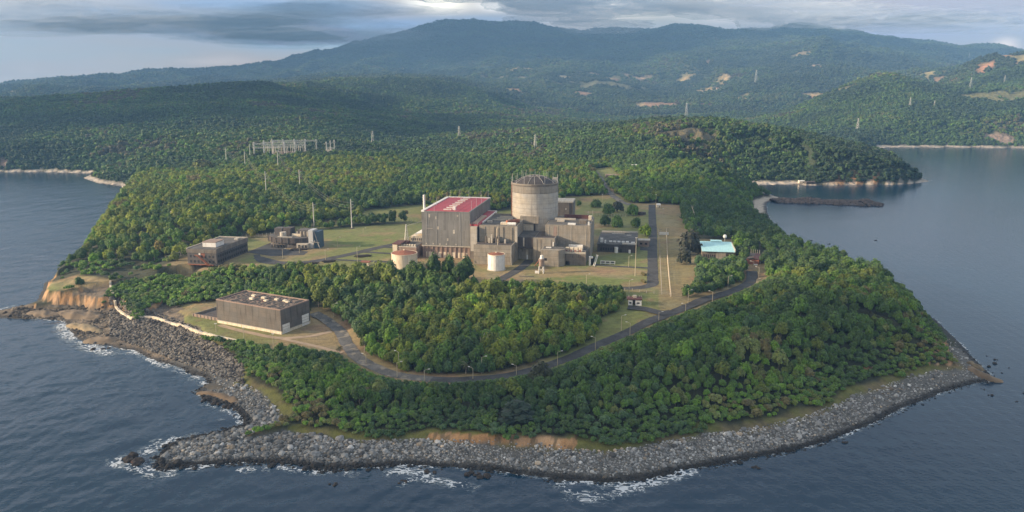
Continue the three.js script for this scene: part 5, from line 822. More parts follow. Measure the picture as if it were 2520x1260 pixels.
for (const [x, b, t, lab] of [[1563, 679, 584, 'very tall pale mast on the front lawn left of the straight road'], [1486, 800, 800, null], [1482, 497, 478, 'thin pale pole on bare ground before the forest behind the plant'], [1483, 556, 537, 'pale pole with a flood light behind the annex'], [1604, 478, 460, 'pole at the far end of the straight road'], [1614, 500, 478, 'pole right of the far end of the straight road'], [1631, 533, 513, 'pole on the tan verge right of the straight road'], [601, 835, 805, 'thin pole at the track before the pump house'], [532, 818, 795, 'thin pole left of the track, near the sea wall'], [673, 850, 820, 'thin pole right of the pump house track'], [422, 540, 520, 'weathered pole in the scrub of the left slope'], [1110, 1, 1, null]]) {
  if (!lab) continue; const p = ground(x, b), H = heightFrom(p, x, t), o = thing('mast', lab, 'pole', p); mesh('post', bar(V(0, -.4, 0), V(0, H, 0), H > 20 ? .32 : .18, 7, .12), MAT.poletan, o); const g = box(1.4, .4, .5); g.translate(0, H - .3, 0); mesh('head', g, MAT.pole, o);
}
// steel transmission poles with cross arms, base row given or the visible foot among the crowns
const poles = [[558, 405, 363], [604, 409, 370], [616, 386, 354], [685, 416, 369], [656, 480, 421], [739, 470, 417], [773, 557, 498], [866, 562, 490], [421, 1, 1]].filter((q) => q[1] > 1).map(([x, b, t], i) => {
  const foot = i < 6 ? 3.5 : 0, p0 = ground(x, b + (i < 6 ? 6 : 0)), H = heightFrom(p0, x, t), where = ['the leftmost on the far hill', 'left of the pair below the switchyard', 'the small far one left of the switchyard', 'right below the switchyard', 'the left one halfway down the slope', 'the right one halfway down the slope', 'behind the dark round ruin', 'tallest, on the green lawn with a dark base'][i];
  const o = thing('transmission_pole', `white steel transmission pole, ${where}`, 'power pole', V(p0.x, p0.y, p0.z), .7, 'white transmission poles'), r = .55;
  mesh('post', bar(V(0, -1 - foot, 0), V(0, H, 0), r, 8, r * .6), MAT.pole, o); for (let k = 0; k < 3; k++) mesh('cross_arm', bar(V(-.3, H * .9 - k * 2.6, 0), V(2.6, H * .9 - k * 2.6 + .3, 0), .16, 5), MAT.pole, o); for (let k = 0; k < 3; k++) mesh('insulator', bar(V(2.5, H * .9 - k * 2.6 + .2, 0), V(2.5, H * .9 - k * 2.6 - 1.1, 0), .14, 5), MAT.wire, o);
  if (i > 5) { const g = new THREE.CylinderGeometry(2.6, 2.8, .8, 10); mesh('footing', g, MAT.blackwall, o); } return { p: p0, H };
});
function span(a, b, n, label) {
  const A = poles[a], B = poles[b], o = thing('power_line', label, 'power line', V(A.p.x, 0, A.p.z));
  for (let k = 0; k < n; k++) { const pts = []; for (let i = 0; i <= 10; i++) { const f = i / 10, y = lerp(A.p.y + A.H * .9, B.p.y + B.H * .9, f) - k * 2.6 - 1 - 4 * (1 - (2 * f - 1) ** 2) * 2.2; pts.push(V(lerp(A.p.x, B.p.x, f) - A.p.x + 1.6, y, lerp(A.p.z, B.p.z, f) - A.p.z - 1.6)); } mesh('wire', new THREE.TubeGeometry(new THREE.CatmullRomCurve3(pts), 12, .1, 4), MAT.wire, o); }
}
span(0, 1, 3, 'power lines between the two leftmost transmission poles'); span(1, 4, 3, 'power lines running down the left slope to the halfway pole'); span(4, 6, 3, 'power lines from the left halfway pole to the pole behind the ruin'); span(3, 5, 3, 'power lines from below the switchyard down the slope'); span(5, 7, 3, 'power lines from the right halfway pole to the tallest pole'); 
// pylons
for (const [x, b, t, lab, m] of [[918, 361, 322, 'left lattice pylon of the three on the wooded ridge behind the plant', 'pole'], [1130, 345, 310, 'middle lattice pylon of the three on the wooded ridge behind the plant', 'pole'], [1317, 371, 331, 'right lattice pylon of the three on the wooded ridge behind the plant', 'pole'], [1689, 290, 253, 'grey lattice pylon standing behind the crest of the right wooded hill', 'steel'], [2110, 322, 291, 'pale lattice pylon on the dark slope above the far beach', 'pole'], [2239, 264, 240, 'lattice pylon under the orange scar on the far right hill', 'pole'], [2299, 265, 247, 'small lattice pylon right of the one under the orange scar', 'pole'], [2388, 220, 190, 'faint lattice pylon beside the large orange scar', 'steel'], [2385, 143, 128, 'tiny pylon on the top of the far right hill', 'steel'], [1860, 205, 172, 'faint pylon on the hazy slope below the mountain', 'steel'], [2472, 204, 185, 'faint pylon at the right margin of the far hill', 'steel']]) {
  const p0 = ground(x, b), p = V(p0.x, land(p0.x, p0.z), p0.z), H = heightFrom(p, x, t); lattice('pylon', lab, p, H, H * .2, H * .04, m === 'pole' ? MAT.pole : MAT.steel, 'lattice pylons on the hills', [[H * .68, H * .12], [H * .8, H * .12], [H * .92, H * .1]]);
}
// switchyard on the hill
{
  const p = ground(724, 381), Rr = Math.hypot(p.x, p.z), k = Rr / F, t = thing('switchyard', 'white lattice gantries of a switchyard on the hill above the slope', 'switchyard', V(p.x, p.y, p.z), .12), X = (px) => (px - 724) * k * 1.02, Y = (px, py) => heightFrom(p, px, py);
  const gantry = (px, pt, z) => { const h = heightFrom(p, 724, pt), l = []; for (const s of [-.9, .9]) l.push(bar(V(X(px) + s, -2, z), V(X(px) + s * .25, h, z), .3, 5)); for (let i = 1; i < 6; i++) l.push(bar(V(X(px) - .8, h * i / 7, z), V(X(px) + .8, h * (i + 1) / 7, z), .16, 4)); l.push(bar(V(X(px), h, z), V(X(px) - 2.6, h * .78, z), .2, 4), bar(V(X(px), h, z), V(X(px) + 2.6, h * .78, z), .2, 4)); mesh('gantry_post', join(l), MAT.pole, t); };
  for (const [x, y] of [[633, 349], [655, 345], [674, 342], [699, 343], [724, 342], [749, 342], [774, 343]]) gantry(x, y, -8); for (const [x, y] of [[638, 353], [660, 350], [680, 347], [706, 348], [730, 348], [752, 350], [800, 348], [809, 345], [818, 343]]) gantry(x, y, 12);
  const beam = (x0, x1, py, z, r = .3) => { const y = heightFrom(p, 724, py), l = [bar(V(X(x0), y, z), V(X(x1), y, z), r, 4), bar(V(X(x0), y - 1.6, z), V(X(x1), y - 1.6, z), r * .8, 4)]; const n = Math.round((x1 - x0) / 5); for (let i = 0; i < n; i++) l.push(bar(V(lerp(X(x0), X(x1), i / n), y - 1.6 * (i % 2), z), V(lerp(X(x0), X(x1), (i + 1) / n), y - 1.6 * ((i + 1) % 2), z), r * .6, 4)); mesh('beam', join(l), MAT.pole, t); };
  beam(674, 774, 346, -8); beam(655, 750, 350, -2); beam(633, 665, 353, -8); beam(633, 690, 361, 6); beam(660, 752, 354, 12); beam(660, 745, 359, 12, .24); beam(800, 818, 363, 12);
  for (let i = 0; i < 20; i++) mesh('insulator_post', bar(V(X(664 + i * 4.6), 0, 10 + (i % 3) * 4), V(X(664 + i * 4.6), heightFrom(p, 724, 356 + (i % 3)), 10 + (i % 3) * 4), .34, 5), i % 4 ? MAT.pole : MAT.cream, t);
  const g = box(34, 5, 6); g.translate(X(700), 3, 4); mesh('control_hut', metric(g), MAT.pinkwall, t); const q = box(10, 9, 8); q.translate(X(806), 4, 16); mesh('transformer', metric(q), MAT.cream, t);
  keepClear.push([p.x - 6, p.z + 6, 34], [p.x + 26, p.z + 4, 16], [p.x - 34, p.z, 18]);
}
// concrete post fence round the yard
function fence(label, line, every, h = 3.2, mat = MAT.palewall, thick = .3) { const pts = lineOf(line, every), t = thing('fence', label, 'fence', V(pts[0].x, 0, pts[0].z)); pts.forEach((q, i) => { const y = land(q.x, q.z), g = box(thick, h, thick); g.translate(q.x - pts[0].x, y + h / 2 - .2, q.z - pts[0].z); mesh('post', g, mat, t); if (i) { const o = pts[i - 1], yo = land(o.x, o.z), l = []; for (const f of [.3, .6, .9]) l.push(bar(V(o.x - pts[0].x, yo + h * f, o.z - pts[0].z), V(q.x - pts[0].x, y + h * f, q.z - pts[0].z), .05, 4)); mesh('wire', join(l), MAT.wire, t); } }); return t; }
fence('white concrete post fence behind the left yard up to the turbine hall', [[596, 583], [650, 582], [770, 563], [860, 550], [905, 543], [960, 546], [1038, 548]], 3.6);
fence('pale post fence left of the office block', [[380, 642], [410, 640], [440, 632], [465, 620]], 3.4);
fence('dark wire fence behind the annex at the right', [[1462, 532], [1500, 533], [1540, 534]], 3);
fence('outer pale double fence line right of the straight road', [[1640, 568], [1641, 600], [1643, 640], [1647, 690], [1651, 730]], 4, 2.8, MAT.cream, .5);
fence('inner pale fence line right of the straight road', [[1620, 570], [1622, 600], [1625, 650], [1627, 690], [1628, 718]], 5, 2.6, MAT.palewall, .34);
fence('thin fence across the dry verge above the guard house', [[1500, 712], [1560, 716], [1600, 722], [1648, 726]], 5, 1.8);
{ // white panel gate of the double fence
  const p = ground(1634, 578), t = thing('fence_gate', 'white panelled gate closing the double fence near the road bend', 'gate', p, -.15); for (let i = 0; i < 5; i++) { const g = box(1.5, 2.6, .2); g.translate(-3.4 + i * 1.7, 1.3, 0); mesh('panel', metric(g), MAT.white, t); }
}
// little white buildings in the forest
for (const [x, y, w, d, h, m, lab] of [[1566, 414, 16, 8, 4, 'white', 'low white roofed house in the forest behind the plant'], [1665, 408, 14, 6, 3.4, 'cream', 'pale orange roofed hut in the forest right of the white house'], [1503, 437, 14, 5, 3.5, 'pinkwall', 'pinkish roadside shed on the hill road'], [1620, 510, 4, 4, 3, 'white', 'tiny white kiosk right of the straight road'], [1972, 450, 9, 5, 3, 'white', 'white boat shed on the far small beach'], [1993, 452, 14, 6, 3, 'blackwall', 'dark shed beside the white one on the far small beach'], [1768, 222, 24, 16, 9, 'white', 'small white house on the hazy mountain foot']]) {
  const p = ground(x, y); keepClear.push([p.x, p.z, w * .7]); const t = thing('house', lab, 'house', V(p.x, land(p.x, p.z), p.z), .1), g = box(w, h, d); g.translate(0, h / 2, 0); mesh('wall', metric(g), MAT[m === 'white' ? 'cream' : m], t);
  const s = new THREE.Shape(); s.moveTo(-d * .6, 0); s.lineTo(0, h * .45); s.lineTo(d * .6, 0); s.closePath(); const r = new THREE.ExtrudeGeometry(s, { depth: w * 1.06, bevelEnabled: false }); r.translate(0, 0, -w * .53); r.rotateY(Math.PI / 2); r.translate(0, h, 0); mesh('roof', metric(r), x === 1768 ? MAT.rust : MAT[m], t); const dd = box(w * .12, h * .6, .1); dd.translate(w * .2, h * .3, d / 2 + .06); mesh('door', dd, MAT.black, t);
}
// parked dark scrap heaps by the road
{ const p = ground(1577, 528), t = thing('scrap_heap', 'dark scrap machinery parked beside the straight road under the grove', 'scrap heap', p); for (let i = 0; i < 5; i++) { const g = box(3 + i % 2 * 2, 2 + i % 3, 3); g.rotateY(i); g.translate((i - 2) * 1.6, 1.2, (i % 3 - 1) * 4); mesh('machine', metric(g), i % 2 ? MAT.rustdark : MAT.blackwall, t); } }
for (const [x, y, lab] of [[1583, 676, 'upper dark shrub heap on the lawn beside the straight road'], [1583, 694, 'lower dark shrub heap on the lawn beside the straight road']]) { const p = ground(x, y), t = thing('shrub', lab, 'shrub', p); for (let i = 0; i < 3; i++) { const c = mesh('clump', CROWN.shrub[i], leafTone(TONE.brown), t); c.scale.set(1, 1.7, 1.3); c.position.set(i * .5 - .5, 0, i * 2.6 - 2.6); } }

// ------------------------------------------------------------------ rocks
function rockGeo(seed, detail, flat = .75) { const g = new THREE.IcosahedronGeometry(1, detail), p = g.attributes.position, n = V(0, 0, 0), col = [], rnd = rng(seed); for (let i = 0; i < p.count; i++) { n.fromBufferAttribute(p, i).normalize(); const d = 1 + .28 * noise3(n.x * 1.7 + seed, n.y * 1.7, n.z * 1.7, 5) + .14 * noise3(n.x * 4 + seed, n.y * 4, n.z * 4, 9); p.setXYZ(i, n.x * d, n.y * d * flat, n.z * d * .9); } g.computeVertexNormals(); for (let i = 0; i < p.count; i += 3) { const k = .85 + .3 * rnd(); for (let q = 0; q < 9; q++) col.push(k); } g.setAttribute('color', new THREE.Float32BufferAttribute(col, 3)); g.deleteAttribute('uv'); return g; }
const ROCK = [1, 2, 3, 4].map((s) => rockGeo(s, 1)), BOULDER = [5, 6, 7, 8].map((s) => rockGeo(s, 2));
const rockMat = new THREE.MeshStandardMaterial({ vertexColors: true, roughness: .95 });
{
  const rnd = rng(99), rocks = [], big = [];
  const add = (x, z, r, c, list = rocks, y) => list.push({ x, z, y: y ?? land(x, z) + r * .22, R: r, H: r, a: rnd() * 6.283, c });
  for (let i = 0; i < 190000; i++) {
    const p = away(1260 + (rnd() - .5) * 2900, 262 + 300 * rnd() * rnd() + 60 * rnd()), [x, z] = p, s = shore(x, z), d = s.d, w = s.w; if (d < -3 || d > w + 1 || w < 7.9 || x < -275 + 34 * rnd()) continue; if (x < -150 && rnd() < .3) continue;
    const spit = sstep(60, -10, Math.hypot(x + 100, (z + 305) * .9) - 20), n = fbm2(x / 7, z / 7, 3, 801), g = sstep(.15, .4, fbm2(x / 30 + 5, z / 30, 2, 805)) * (1 - spit) * sstep(8, 14, d);
    let r = (.26 + .46 * rnd() * rnd() + .25 * Math.max(0, n)) * lerp(1, 1.4, spit); if (rnd() < .045) r *= 1.5 + 1.1 * rnd(); if (g > .5) r *= .6; if (x < -165) r *= .72; if (rnd() > .62) continue;
    const wet = 1 - sstep(1, 5.5 + 2 * n, d); if (d < 0 && rnd() < .5) continue;
    const k = (x < -165 ? .14 : .215) * (.3 + 1.35 * rnd()) * lerp(1, .72, spit), pale = rnd() < .12 ? 1.7 : 1, b = rnd() < (x < -165 ? .55 : .08) ? [1.25, 1.03, .78] : [1.0, 1, .98], c = mix3([k * b[0] * pale, k * b[1] * pale, k * b[2] * pale], [.022, .02, .019], wet);
    if (d > w - 2.5 && rnd() < .5) { c[0] *= 1.4; c[1] *= 1.35; c[2] *= 1.3; }
    if (r > .92 && spit > .4 && wet < .4 && big.length < 170) { let ok = true; for (const o of big) if (Math.hypot(o.x - x, o.z - z) < 1.25 * (o.R + r)) ok = false; if (ok) { add(x, z, r * 1.2, c, big); continue; } } add(x, z, r, c);
  }
  // breakwater
  const b0 = at(1905, 496, 0), b1 = at(2155, 502, 0), core = [];
  for (let i = 0; i < 5200; i++) { const f = rnd(), wd = lerp(12, 24, f) * (1 + .35 * noise2(f * 14, 3, 877)) * (f > .93 ? .5 : 1), o = (rnd() - .5) * 2 * wd, x = lerp(b0.x, b1.x, f) + o * .16 + (f > .8 ? 4 : 0), z = lerp(b0.z, b1.z, f) + o, y = (1 - Math.abs(o) / wd) * (2.6 + 3 * Math.max(0, fbm2(x / 16, z / 16, 2, 871) + .4)) * (f > .93 ? .5 : 1), k = .055 * (.5 + rnd()); add(x, z, (.9 + 1.9 * rnd() * rnd()), [k * 1.12, k * .96, k * .92], core, y); }
  const brk = scatter(ROCK, rockMat, core, 'breakwater_rocks', 'long low breakwater of dark boulders in the calm bay at the right', 'breakwater');
  // skerries and wet rocks in the water
  const wetRocks = [[330, 1128, 2.6], [322, 1136, 2], [345, 1140, 2.4], [300, 1130, 1.4], [1190, 1172, 2.2], [1160, 1166, 1.6], [1060, 1165, 1.6], [990, 1188, 1.3], [820, 1192, 1.2], [2452, 885, 1.6], [2440, 894, 2.4], [2442, 903, 2.2], [2482, 905, .9], [2463, 918, 1], [2430, 876, .8], [2440, 974, 1.6], [2420, 958, .9], [2500, 988, 1], [2518, 968, 1.6], [2005, 633, 2], [1985, 615, 2.4], [2000, 617, 1.6], [2012, 626, 1.8], [2020, 648, 1.6], [2000, 646, 1.8], [2155, 592, 1.2], [2040, 601, 1], [1996, 592, 1], [505, 985, 2], [530, 992, 2], [560, 1002, 2], [585, 1012, 2], [40, 776, 3], [20, 772, 2.6], [62, 758, 2.4], [240, 860, 2], [262, 858, 1.6], [1860, 1150, 1.2], [2080, 1090, 1]];
  for (const [x, y, r0] of wetRocks) for (let k = 0, r = x > 2300 ? r0 * .62 : r0; k < (x > 2300 ? 2 : 4); k++) { const p = at(x, y, 0); add(p.x + (rnd() - .5) * r * 2.4, p.z + (rnd() - .5) * r * 2, r * (.4 + .5 * rnd()), [.035, .028, .024], rocks, .05); }
  scatter(ROCK, rockMat, rocks, 'beach_stones', 'grey rounded stones covering the shore round the headland', 'stones');
  // rubble below the sea wall
  const rub = []; for (let i = 0; i < 5200; i++) { const f = rnd(), a = ground(270 + 330 * f, 778 + 118 * f + (rnd() - .5) * 100), s = shore(a.x, a.z); if (s.d < 0 || s.d > s.w + 5) continue; const k = .15 * (.35 + 1.1 * rnd()); add(a.x, a.z, .45 + .6 * rnd(), rnd() < .25 ? [.03, .028, .03] : [k * 1.12, k, k * .85], rub); }
  for (let i = 0; i < 2600; i++) { const f = rnd(), a = ground(30 + 270 * f, 752 + 30 * rnd() + (rnd() * 70) * Math.min(1, f * 1.3)), s = shore(a.x, a.z); if (s.d < .5 || a.y > 5) continue; const n = fbm2(a.x / 9, a.z / 6, 3, 881), k = n > .12 ? .05 : .15 * (.5 + .9 * rnd()); add(a.x, a.z, (.5 + 1.1 * rnd() * rnd()) * (1 + n), [k * 1.15, k * .95, k * .72], rub, a.y - .15); }
  scatter(ROCK, rockMat, rub, 'shore_rubble', 'brown rubble slope between the sea wall and the water', 'rubble');
  big.forEach((q, i) => { const o = mesh('boulder', BOULDER[i % 4], null); o.material = toneRock(q.c); o.position.set(q.x, q.y, q.z); o.rotation.y = q.a; o.scale.set(q.R, q.R, q.R); tag(o, 'large grey boulder lying among the stones of the left spit', 'boulder', 'boulders on the spit'); });
}
function toneRock(c) { toneRock.m ??= new Map(); const k = Math.round(c[0] * 40); if (!toneRock.m.has(k)) { const m = rockMat.clone(); m.color.setRGB(...c); toneRock.m.set(k, m); } return toneRock.m.get(k); }
// solid ledges
function ledge(label, pts, w, h, color, seed, name = 'rock_ledge') {
  const line = lineOf(pts.map(([x, y]) => at(x, y, 0)), 1.6), n = line.length, m = 9, pos = [], col = [], idx = [], o = line[0];
  line.forEach((p, i) => { const a = line[Math.max(0, i - 1)], b = line[Math.min(n - 1, i + 1)], tx = b.x - a.x, tz = b.z - a.z, l = Math.hypot(tx, tz), f = i / (n - 1), e = Math.pow(Math.sin(Math.PI * clamp(f * .92 + .04)), .45);
    for (let k = 0; k <= m; k++) { const q = k / m * 2 - 1, r = w * e * (1 + .25 * noise2(i / 4, k, seed)), x = p.x - tz / l * q * r, z = p.z + tx / l * q * r, y = h * e * Math.pow(Math.max(0, 1 - Math.abs(q) ** 3), .7) * (1 + .35 * fbm2(x / 3, z / 3, 3, seed)) - .5; pos.push(x - o.x, y, z - o.z); const c = 1 + .5 * fbm2(x / 2 + seed, z / 5, 3, seed + 3); col.push(color[0] * c, color[1] * c, color[2] * c); if (i && k) { const s = i * (m + 1) + k, u = s - m - 2; idx.push(u, u + 1, s, u, s, s - 1); } } });
  const g = new THREE.BufferGeometry(); g.setAttribute('position', new THREE.Float32BufferAttribute(pos, 3)); g.setAttribute('color', new THREE.Float32BufferAttribute(col, 3)); g.setIndex(idx); g.computeVertexNormals(); const q = mesh(name, g, rockMat); q.position.set(o.x, 0, o.z); tag(q, label, 'rock'); return q;
}
ledge('front of the two long brown rock ledges at the right tip of the beach', [[2378, 905], [2400, 922], [2430, 935], [2468, 940]], 3, 3.6, [.2, .15, .1], 5);
ledge('rear shorter brown rock ledge at the right tip of the beach', [[2374, 898], [2390, 902], [2405, 910], [2420, 918]], 2.6, 3.6, [.17, .135, .085], 9);
ledge('brown layered rock shelf jutting from the left shore cove', [[486, 968], [520, 972], [555, 980], [592, 1000]], 3.4, 2.4, [.17, .12, .075], 13);
ledge('reddish sea rocks breaking the surf off the spit', [[315, 1128], [328, 1135], [345, 1140]], 1.6, 1.2, [.11, .06, .04], 17);
for (const [pts, w, h, s, lab] of [[[[70, 770], [110, 775], [150, 782]], 7, 3, 21, 'dark weathered rock platform below the orange cliff, at the far point'], [[[140, 772], [200, 780], [260, 785]], 8, 4, 25, 'tan eroded rock platform in front of the orange cliff'], [[[170, 800], [215, 812], [250, 822]], 6, 3, 29, 'yellowish rock platform at the surf below the cliff'], [[[210, 838], [255, 840], [300, 838]], 6, 2.6, 33, 'smooth brown rock shelf in the surf left of the rubble'], [[[100, 758], [160, 760], [230, 762]], 5, 3.4, 37, 'dark rock band right under the orange cliff'], [[[505, 950], [545, 955], [590, 962]], 6, 2.4, 41, 'grey flat rock slab above the layered shelf']]) ledge(lab, pts, w, h, s === 37 || s === 41 ? [.08, .07, .055] : s === 29 ? [.26, .2, .12] : [.17, .13, .09], s);

// ------------------------------------------------------------------ surf
{
  // stretches of broken water: polyline of columns and rows at sea level, half width in metres, strength
  const runs = [[[[160, 800], [172, 822], [195, 845], [230, 858], [262, 868]], 6, 1.1], [[[300, 868], [345, 872], [390, 895], [440, 912], [490, 930], [510, 945]], 3.4, .95], [[[430, 928], [470, 935]], 2, .6], [[[500, 990], [560, 1012], [590, 1030], [606, 1042], [590, 1055]], 2.6, .9], [[[440, 1080], [480, 1070], [540, 1060]], 2.4, .7], [[[300, 1130], [340, 1118], [385, 1098], [425, 1083]], 5, 1], [[[295, 1140], [330, 1150], [370, 1160], [420, 1166]], 4, 1.15], [[[420, 1160], [470, 1158], [500, 1150]], 3, .8], [[[600, 1156], [690, 1152], [780, 1160], [870, 1166]], 2.8, .9], [[[965, 1165], [1000, 1160], [1045, 1170]], 3.6, 1.1], [[[990, 1190], [1030, 1172]], 3, .9], [[[1050, 1180], [1090, 1185], [1170, 1202]], 2.6, 1], [[[1230, 1160], [1275, 1166]], 2.2, .8], [[[1380, 1190], [1420, 1182], [1500, 1192], [1560, 1190], [1620, 1182], [1690, 1163]], 4, 1.2], [[[1400, 1215], [1460, 1222], [1520, 1205], [1580, 1190]], 5, 1.1], [[[1880, 1120], [1960, 1108]], 2.6, .75], [[[2065, 1078], [2095, 1062]], 2, .8], [[[0, 762], [40, 752], [60, 752]], 2, .8], [[[80, 785], [110, 785]], 2.4, .8], [[[150, 655], [172, 648]], 3, .8], [[[2362, 850], [2370, 862]], 1.6, .8], [[[2280, 445], [2296, 445]], 2.5, .8], [[[540, 1035], [550, 1034]], 1.2, .6]]
    .map(([p, w, s]) => ({ p: p.map(([x, y]) => { const q = at(x, y, 0); return [q.x, q.z]; }), w, s }));
  const strength = (x, z) => { let f = 0; for (const { p, w, s } of runs) for (let i = 1; i < p.length; i++) { const a = p[i - 1], b = p[i], ex = b[0] - a[0], ez = b[1] - a[1], t = clamp(((x - a[0]) * ex + (z - a[1]) * ez) / (ex * ex + ez * ez)), d = Math.hypot(x - a[0] - t * ex, z - a[1] - t * ez); f = Math.max(f, s * (1 - (d / (w * 1.5)) ** 2)); } return f; };
  // a thin broken line of wash along the whole near coast
  for (let i = 0; i < 63; i++) { const a = coast[i], b = coast[i + 1]; runs.push({ p: [[a[0], a[1]], [b[0], b[1]]], w: 1.7, s: .74 + .2 * noise2(i * .7, 3, 919) }); }
  const c = .34, layers = [];
  const val = (x, z) => { const s = strength(x, z); if (s <= 0) return -1; const lace = 1 - Math.abs(fbm2(x / 2.2 + .8 * noise2(x / 5, z / 5, 903), z / 1.3, 4, 901)) * 4.2; return s * .62 + .42 * lace + .3 * fbm2(x / 9, z / 6, 2, 907) - .79; };
  const memo = new Map(), val0 = (i, j) => { const k = i * 70001 + j; let r = memo.get(k); if (r === undefined) memo.set(k, r = val(i * c, j * c)); return r; };
  const sea = (x, z) => { const r = Math.hypot(x, z), f = seaRough(x, z, r); return f * (.30 * noise2((x * .8 + z * .6) / 13, (z * .8 - x * .6) / 30, 621) + .2 * noise2((x * .3 + z) / 6, (x - z * .3) / 11, 623) + .1 * noise2(x / 3, z / 3, 627)) + .12; };
  for (const lift of [0, .3]) { const pos = [], done = new Set(), vv = (i, j) => { const q = val0(i, j); return q <= -1 ? q : q + lift; };
  for (const { p, w } of runs) for (let s = 1; s < p.length; s++) {
    const x0 = Math.floor((Math.min(p[s - 1][0], p[s][0]) - w * 1.6) / c), x1 = Math.ceil((Math.max(p[s - 1][0], p[s][0]) + w * 1.6) / c), z0 = Math.floor((Math.min(p[s - 1][1], p[s][1]) - w * 1.6) / c), z1 = Math.ceil((Math.max(p[s - 1][1], p[s][1]) + w * 1.6) / c);
    for (let i = x0; i < x1; i++) for (let j = z0; j < z1; j++) {
      const key = i * 70001 + j; if (done.has(key)) continue; done.add(key);
      const q = [[i, j], [i + 1, j], [i + 1, j + 1], [i, j + 1]], v = q.map((a) => vv(...a)), out = []; if (Math.max(...v) <= 0) continue;
      for (let k = 0; k < 4; k++) { const a = q[k], b = q[(k + 1) % 4], va = v[k], vb = v[(k + 1) % 4]; if (va > 0) out.push([a[0] * c, a[1] * c]); if ((va > 0) !== (vb > 0)) { const f = va / (va - vb); out.push([lerp(a[0], b[0], f) * c, lerp(a[1], b[1], f) * c]); } }
      for (let k = 2; k < out.length; k++) for (const e of [out[0], out[k], out[k - 1]]) pos.push(e[0], sea(e[0], e[1]) - lift * .2, e[1]);
    }
  }
  layers.push(pos); }
  const g = new THREE.BufferGeometry(); g.setAttribute('position', new THREE.Float32BufferAttribute(layers[0], 3)); g.computeVertexNormals(); const m = mesh('surf_foam', g, std([.66, .7, .74], .9, { transparent: true, opacity: .8 })); tag(m, 'white surf foam breaking along the stony shore', 'foam', null, 'stuff');
  const g2 = new THREE.BufferGeometry(); g2.setAttribute('position', new THREE.Float32BufferAttribute(layers[1], 3)); g2.computeVertexNormals(); const m2 = mesh('surf_wash', g2, std([.5, .58, .62], .9, { transparent: true, opacity: .22 })); tag(m2, 'thin pale wash spreading round the surf', 'foam', null, 'stuff'); console.log('foam', layers.map((q) => q.length / 9).join());
}
for (const [u, v, r] of [[221, 17, 9], [232, 17, 9], [241, 18, 8], [243, 30, 6]]) { const p = fromPlant(u, v); keepClear.push([p.x, p.z, r]); }
{ const p = at(1852, 652, 18); for (let i = 0; i < 5; i++) keepClear.push([p.x + i * 1.9, p.z - i * 4.5, 7.5]); keepClear.push([p.x, p.z + 9, 8]); }
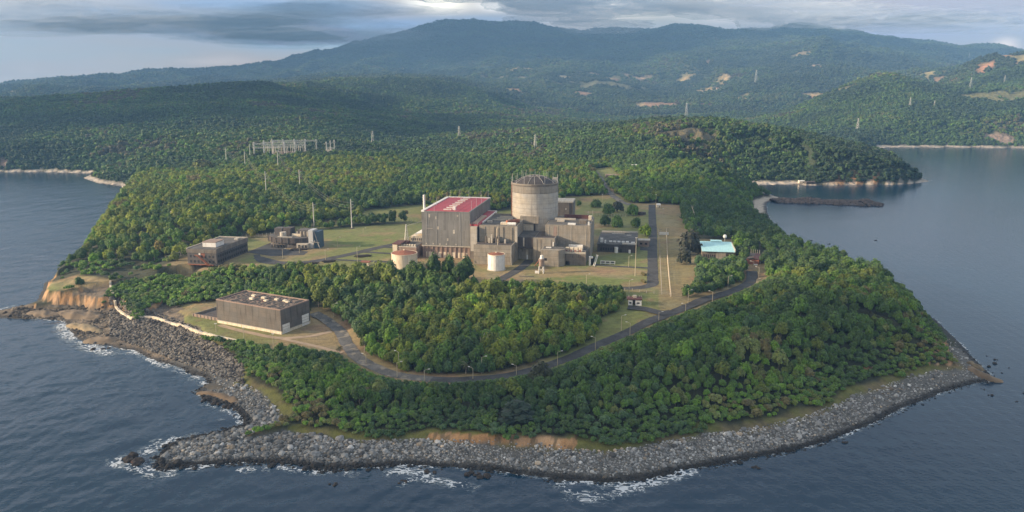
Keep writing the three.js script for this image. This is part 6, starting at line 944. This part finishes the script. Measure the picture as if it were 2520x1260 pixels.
// ------------------------------------------------------------------ the woods
{
  const rnd = rng(4242), grid = new Map(), cell = 5, near = [];
  const tryAt = (x, z) => {
    if (Math.abs(Math.atan2(x, -z)) > .66) return;
    const q = growth(x, z, rnd); if (!q) return; const i = Math.floor(x / cell), j = Math.floor(z / cell), pack = .78;
    for (let a = -2; a <= 2; a++) for (let b = -2; b <= 2; b++) for (const o of grid.get((i + a) * 100003 + j + b) ?? []) if (Math.hypot(o.x - x, o.z - z) < pack * (o.R + q.R) * .82) return;
    const key = i * 100003 + j; if (!grid.has(key)) grid.set(key, []); grid.get(key).push(q); near.push(q);
    const k = .86 + .28 * rnd(), c = TONE[q.tone]; q.c = [c[0] * k * (.92 + .16 * rnd()), c[1] * k, c[2] * k]; q.a = rnd() * 6.283; const full = q.H; q.H = Math.min(q.H, q.R * (q.kind === 'shrub' ? 1.1 : 1.45)); q.y = land(x, z) - .1 * q.H; q.lift = Math.max(0, full - q.H * 1.05);
  };
  for (let i = 0; i < 70000; i++) { const p = away(1260 + (rnd() - .5) * 2700, 290 + 330 * rnd()); tryAt(...p); }
  for (let i = 0; i < 60000; i++) { const p = away(1260 + (rnd() - .5) * 2700, 600 + 720 * Math.sqrt(rnd() * .9 + .0)); tryAt(...p); }
  const show = (q) => q.R * Math.sqrt(q.H / q.R) / Math.hypot(q.x, q.z) * (Math.abs(q.x / -q.z) < .63 ? 1 : 0);
  near.sort((a, b) => show(b) - show(a));
  const place = { front: ['between the coast road and the stony beach', 'trees in the wood along the beach'], hill: ['on the wooded right hill', 'trees on the right hill'], wood: ['in the central wood between the coast road and the plant', 'trees in the central wood'], left: ['on the wooded slope left of the plant', 'trees on the left slope'], right: ['in the forest right of the long plant road', 'trees right of the plant'], back: ['in the forest behind the plant', 'trees behind the plant'] };
  near.slice(0, 260).forEach((q, i) => {
    const [where0, group] = place[q.zone], px = 1260 + F * q.x / -q.z, where = q.zone === 'wood' ? (roadGap(q.x, q.z) < 11 ? 'in the first row along the inner road edge' : px < 850 ? 'in the strip of wood behind the pump house' : px < 1030 ? 'in the central wood below the rusty tank' : px < 1180 ? 'in the central wood below the turbine hall' : px < 1300 ? 'in the central wood below the white tank' : 'in the central wood below the front lawn') : q.zone === 'front' ? (px < 800 ? 'in the shrubs left of the road bend' : px < 1050 ? 'between the road bend and the beach' : px < 1300 ? 'between the roadside palm and the orange bank' : 'between the straight road and the beach') : q.zone === 'hill' ? (px < 1750 ? 'on the near foot of the right hill' : px < 2050 ? 'on the middle of the right hill' : 'on the seaward crest of the right hill') : where0, size = q.R > 5 ? 'large ' : q.R < 3 ? 'small ' : '', c = TONE[q.tone], f = [.9, 1, 1.12][i % 3], tone = c.map((x) => x * f);
    const t = thing(q.kind === 'shrub' ? 'shrub' : 'tree', `${size}${TNAME[q.tone]} ${q.kind === 'shrub' ? 'shrub' : 'tree'} ${where}`, q.kind === 'shrub' ? 'shrub' : 'tree', V(q.x, land(q.x, q.z), q.z), q.a, `${size}${TNAME[q.tone]} ${q.kind === 'shrub' ? 'shrubs' : 'trees'} ${where}`);
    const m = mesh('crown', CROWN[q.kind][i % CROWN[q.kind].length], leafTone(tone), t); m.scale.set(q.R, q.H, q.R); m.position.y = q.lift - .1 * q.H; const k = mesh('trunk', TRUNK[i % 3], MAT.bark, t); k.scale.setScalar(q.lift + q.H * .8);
  });
  for (const q of near) q.y += q.lift; const rest = near.slice(260), by = (f) => rest.filter(f);
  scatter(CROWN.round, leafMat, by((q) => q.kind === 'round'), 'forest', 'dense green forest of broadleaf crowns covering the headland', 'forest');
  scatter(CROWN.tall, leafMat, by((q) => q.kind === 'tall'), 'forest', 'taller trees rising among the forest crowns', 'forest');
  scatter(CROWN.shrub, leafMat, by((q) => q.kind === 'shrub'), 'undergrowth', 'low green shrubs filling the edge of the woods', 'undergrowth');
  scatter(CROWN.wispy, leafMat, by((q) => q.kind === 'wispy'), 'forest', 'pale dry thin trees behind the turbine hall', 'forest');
  // farther woods
  const far = [], mass = [], half = .62;
  for (let r = 1230; r < 3300;) { const stepR = 4.6 + r * .0011; for (let a = -half; a < half; a += (4.9 + r * .0011) / r) { const aa = a + (rnd() - .5) * 6 / r, rr = r + (rnd() - .5) * 6, x = rr * Math.sin(aa), z = -rr * Math.cos(aa), s = shore(x, z); if (s.d < s.w) continue; const [f] = clearing(x, z); if (f > .25 + .4 * rnd()) continue; if (r < 1420 && growth(x, z, rnd) === null) continue;
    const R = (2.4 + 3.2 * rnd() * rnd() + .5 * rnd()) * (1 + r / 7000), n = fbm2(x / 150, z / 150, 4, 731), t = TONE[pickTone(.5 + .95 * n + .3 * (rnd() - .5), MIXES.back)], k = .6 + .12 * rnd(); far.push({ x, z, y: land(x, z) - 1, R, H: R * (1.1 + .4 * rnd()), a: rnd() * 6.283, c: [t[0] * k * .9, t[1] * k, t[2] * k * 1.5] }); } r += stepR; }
  for (let r = 3300; r < 8300;) { const stepR = 9 + r * .0028; for (let a = -half; a < half; a += (12 + r * .0022) / r) { const aa = a + (rnd() - .5) * 14 / r, rr = r + (rnd() - .5) * 16, x = rr * Math.sin(aa), z = -rr * Math.cos(aa); const [f] = clearing(x, z); if (f > .2 + .5 * rnd()) continue;
    const R = (7.5 + 4 * rnd()) * (.75 + r / 11000), n = fbm2(x / 300, z / 300, 4, 741), t = TONE[pickTone(.45 + .9 * n + .25 * (rnd() - .5), MIXES.back)], k = .85 + .3 * rnd(); mass.push({ x, z, y: land(x, z) - 1.5, R, H: R * (.9 + .5 * rnd()), a: rnd() * 6.283, c: [t[0] * k * .5, t[1] * k * .52, t[2] * k * .9] }); } r += stepR; }  // crown colours dimmed and tinted blue to paint in distance haze
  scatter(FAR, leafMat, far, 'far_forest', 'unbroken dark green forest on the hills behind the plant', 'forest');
  scatter(MASS, leafMat, mass, 'mountain_forest', 'forest tinted blue for haze covering the mountain slopes', 'forest');
  console.log('trees', near.length, far.length, mass.length, radii.length);
}
renderer.render(scene, camera);
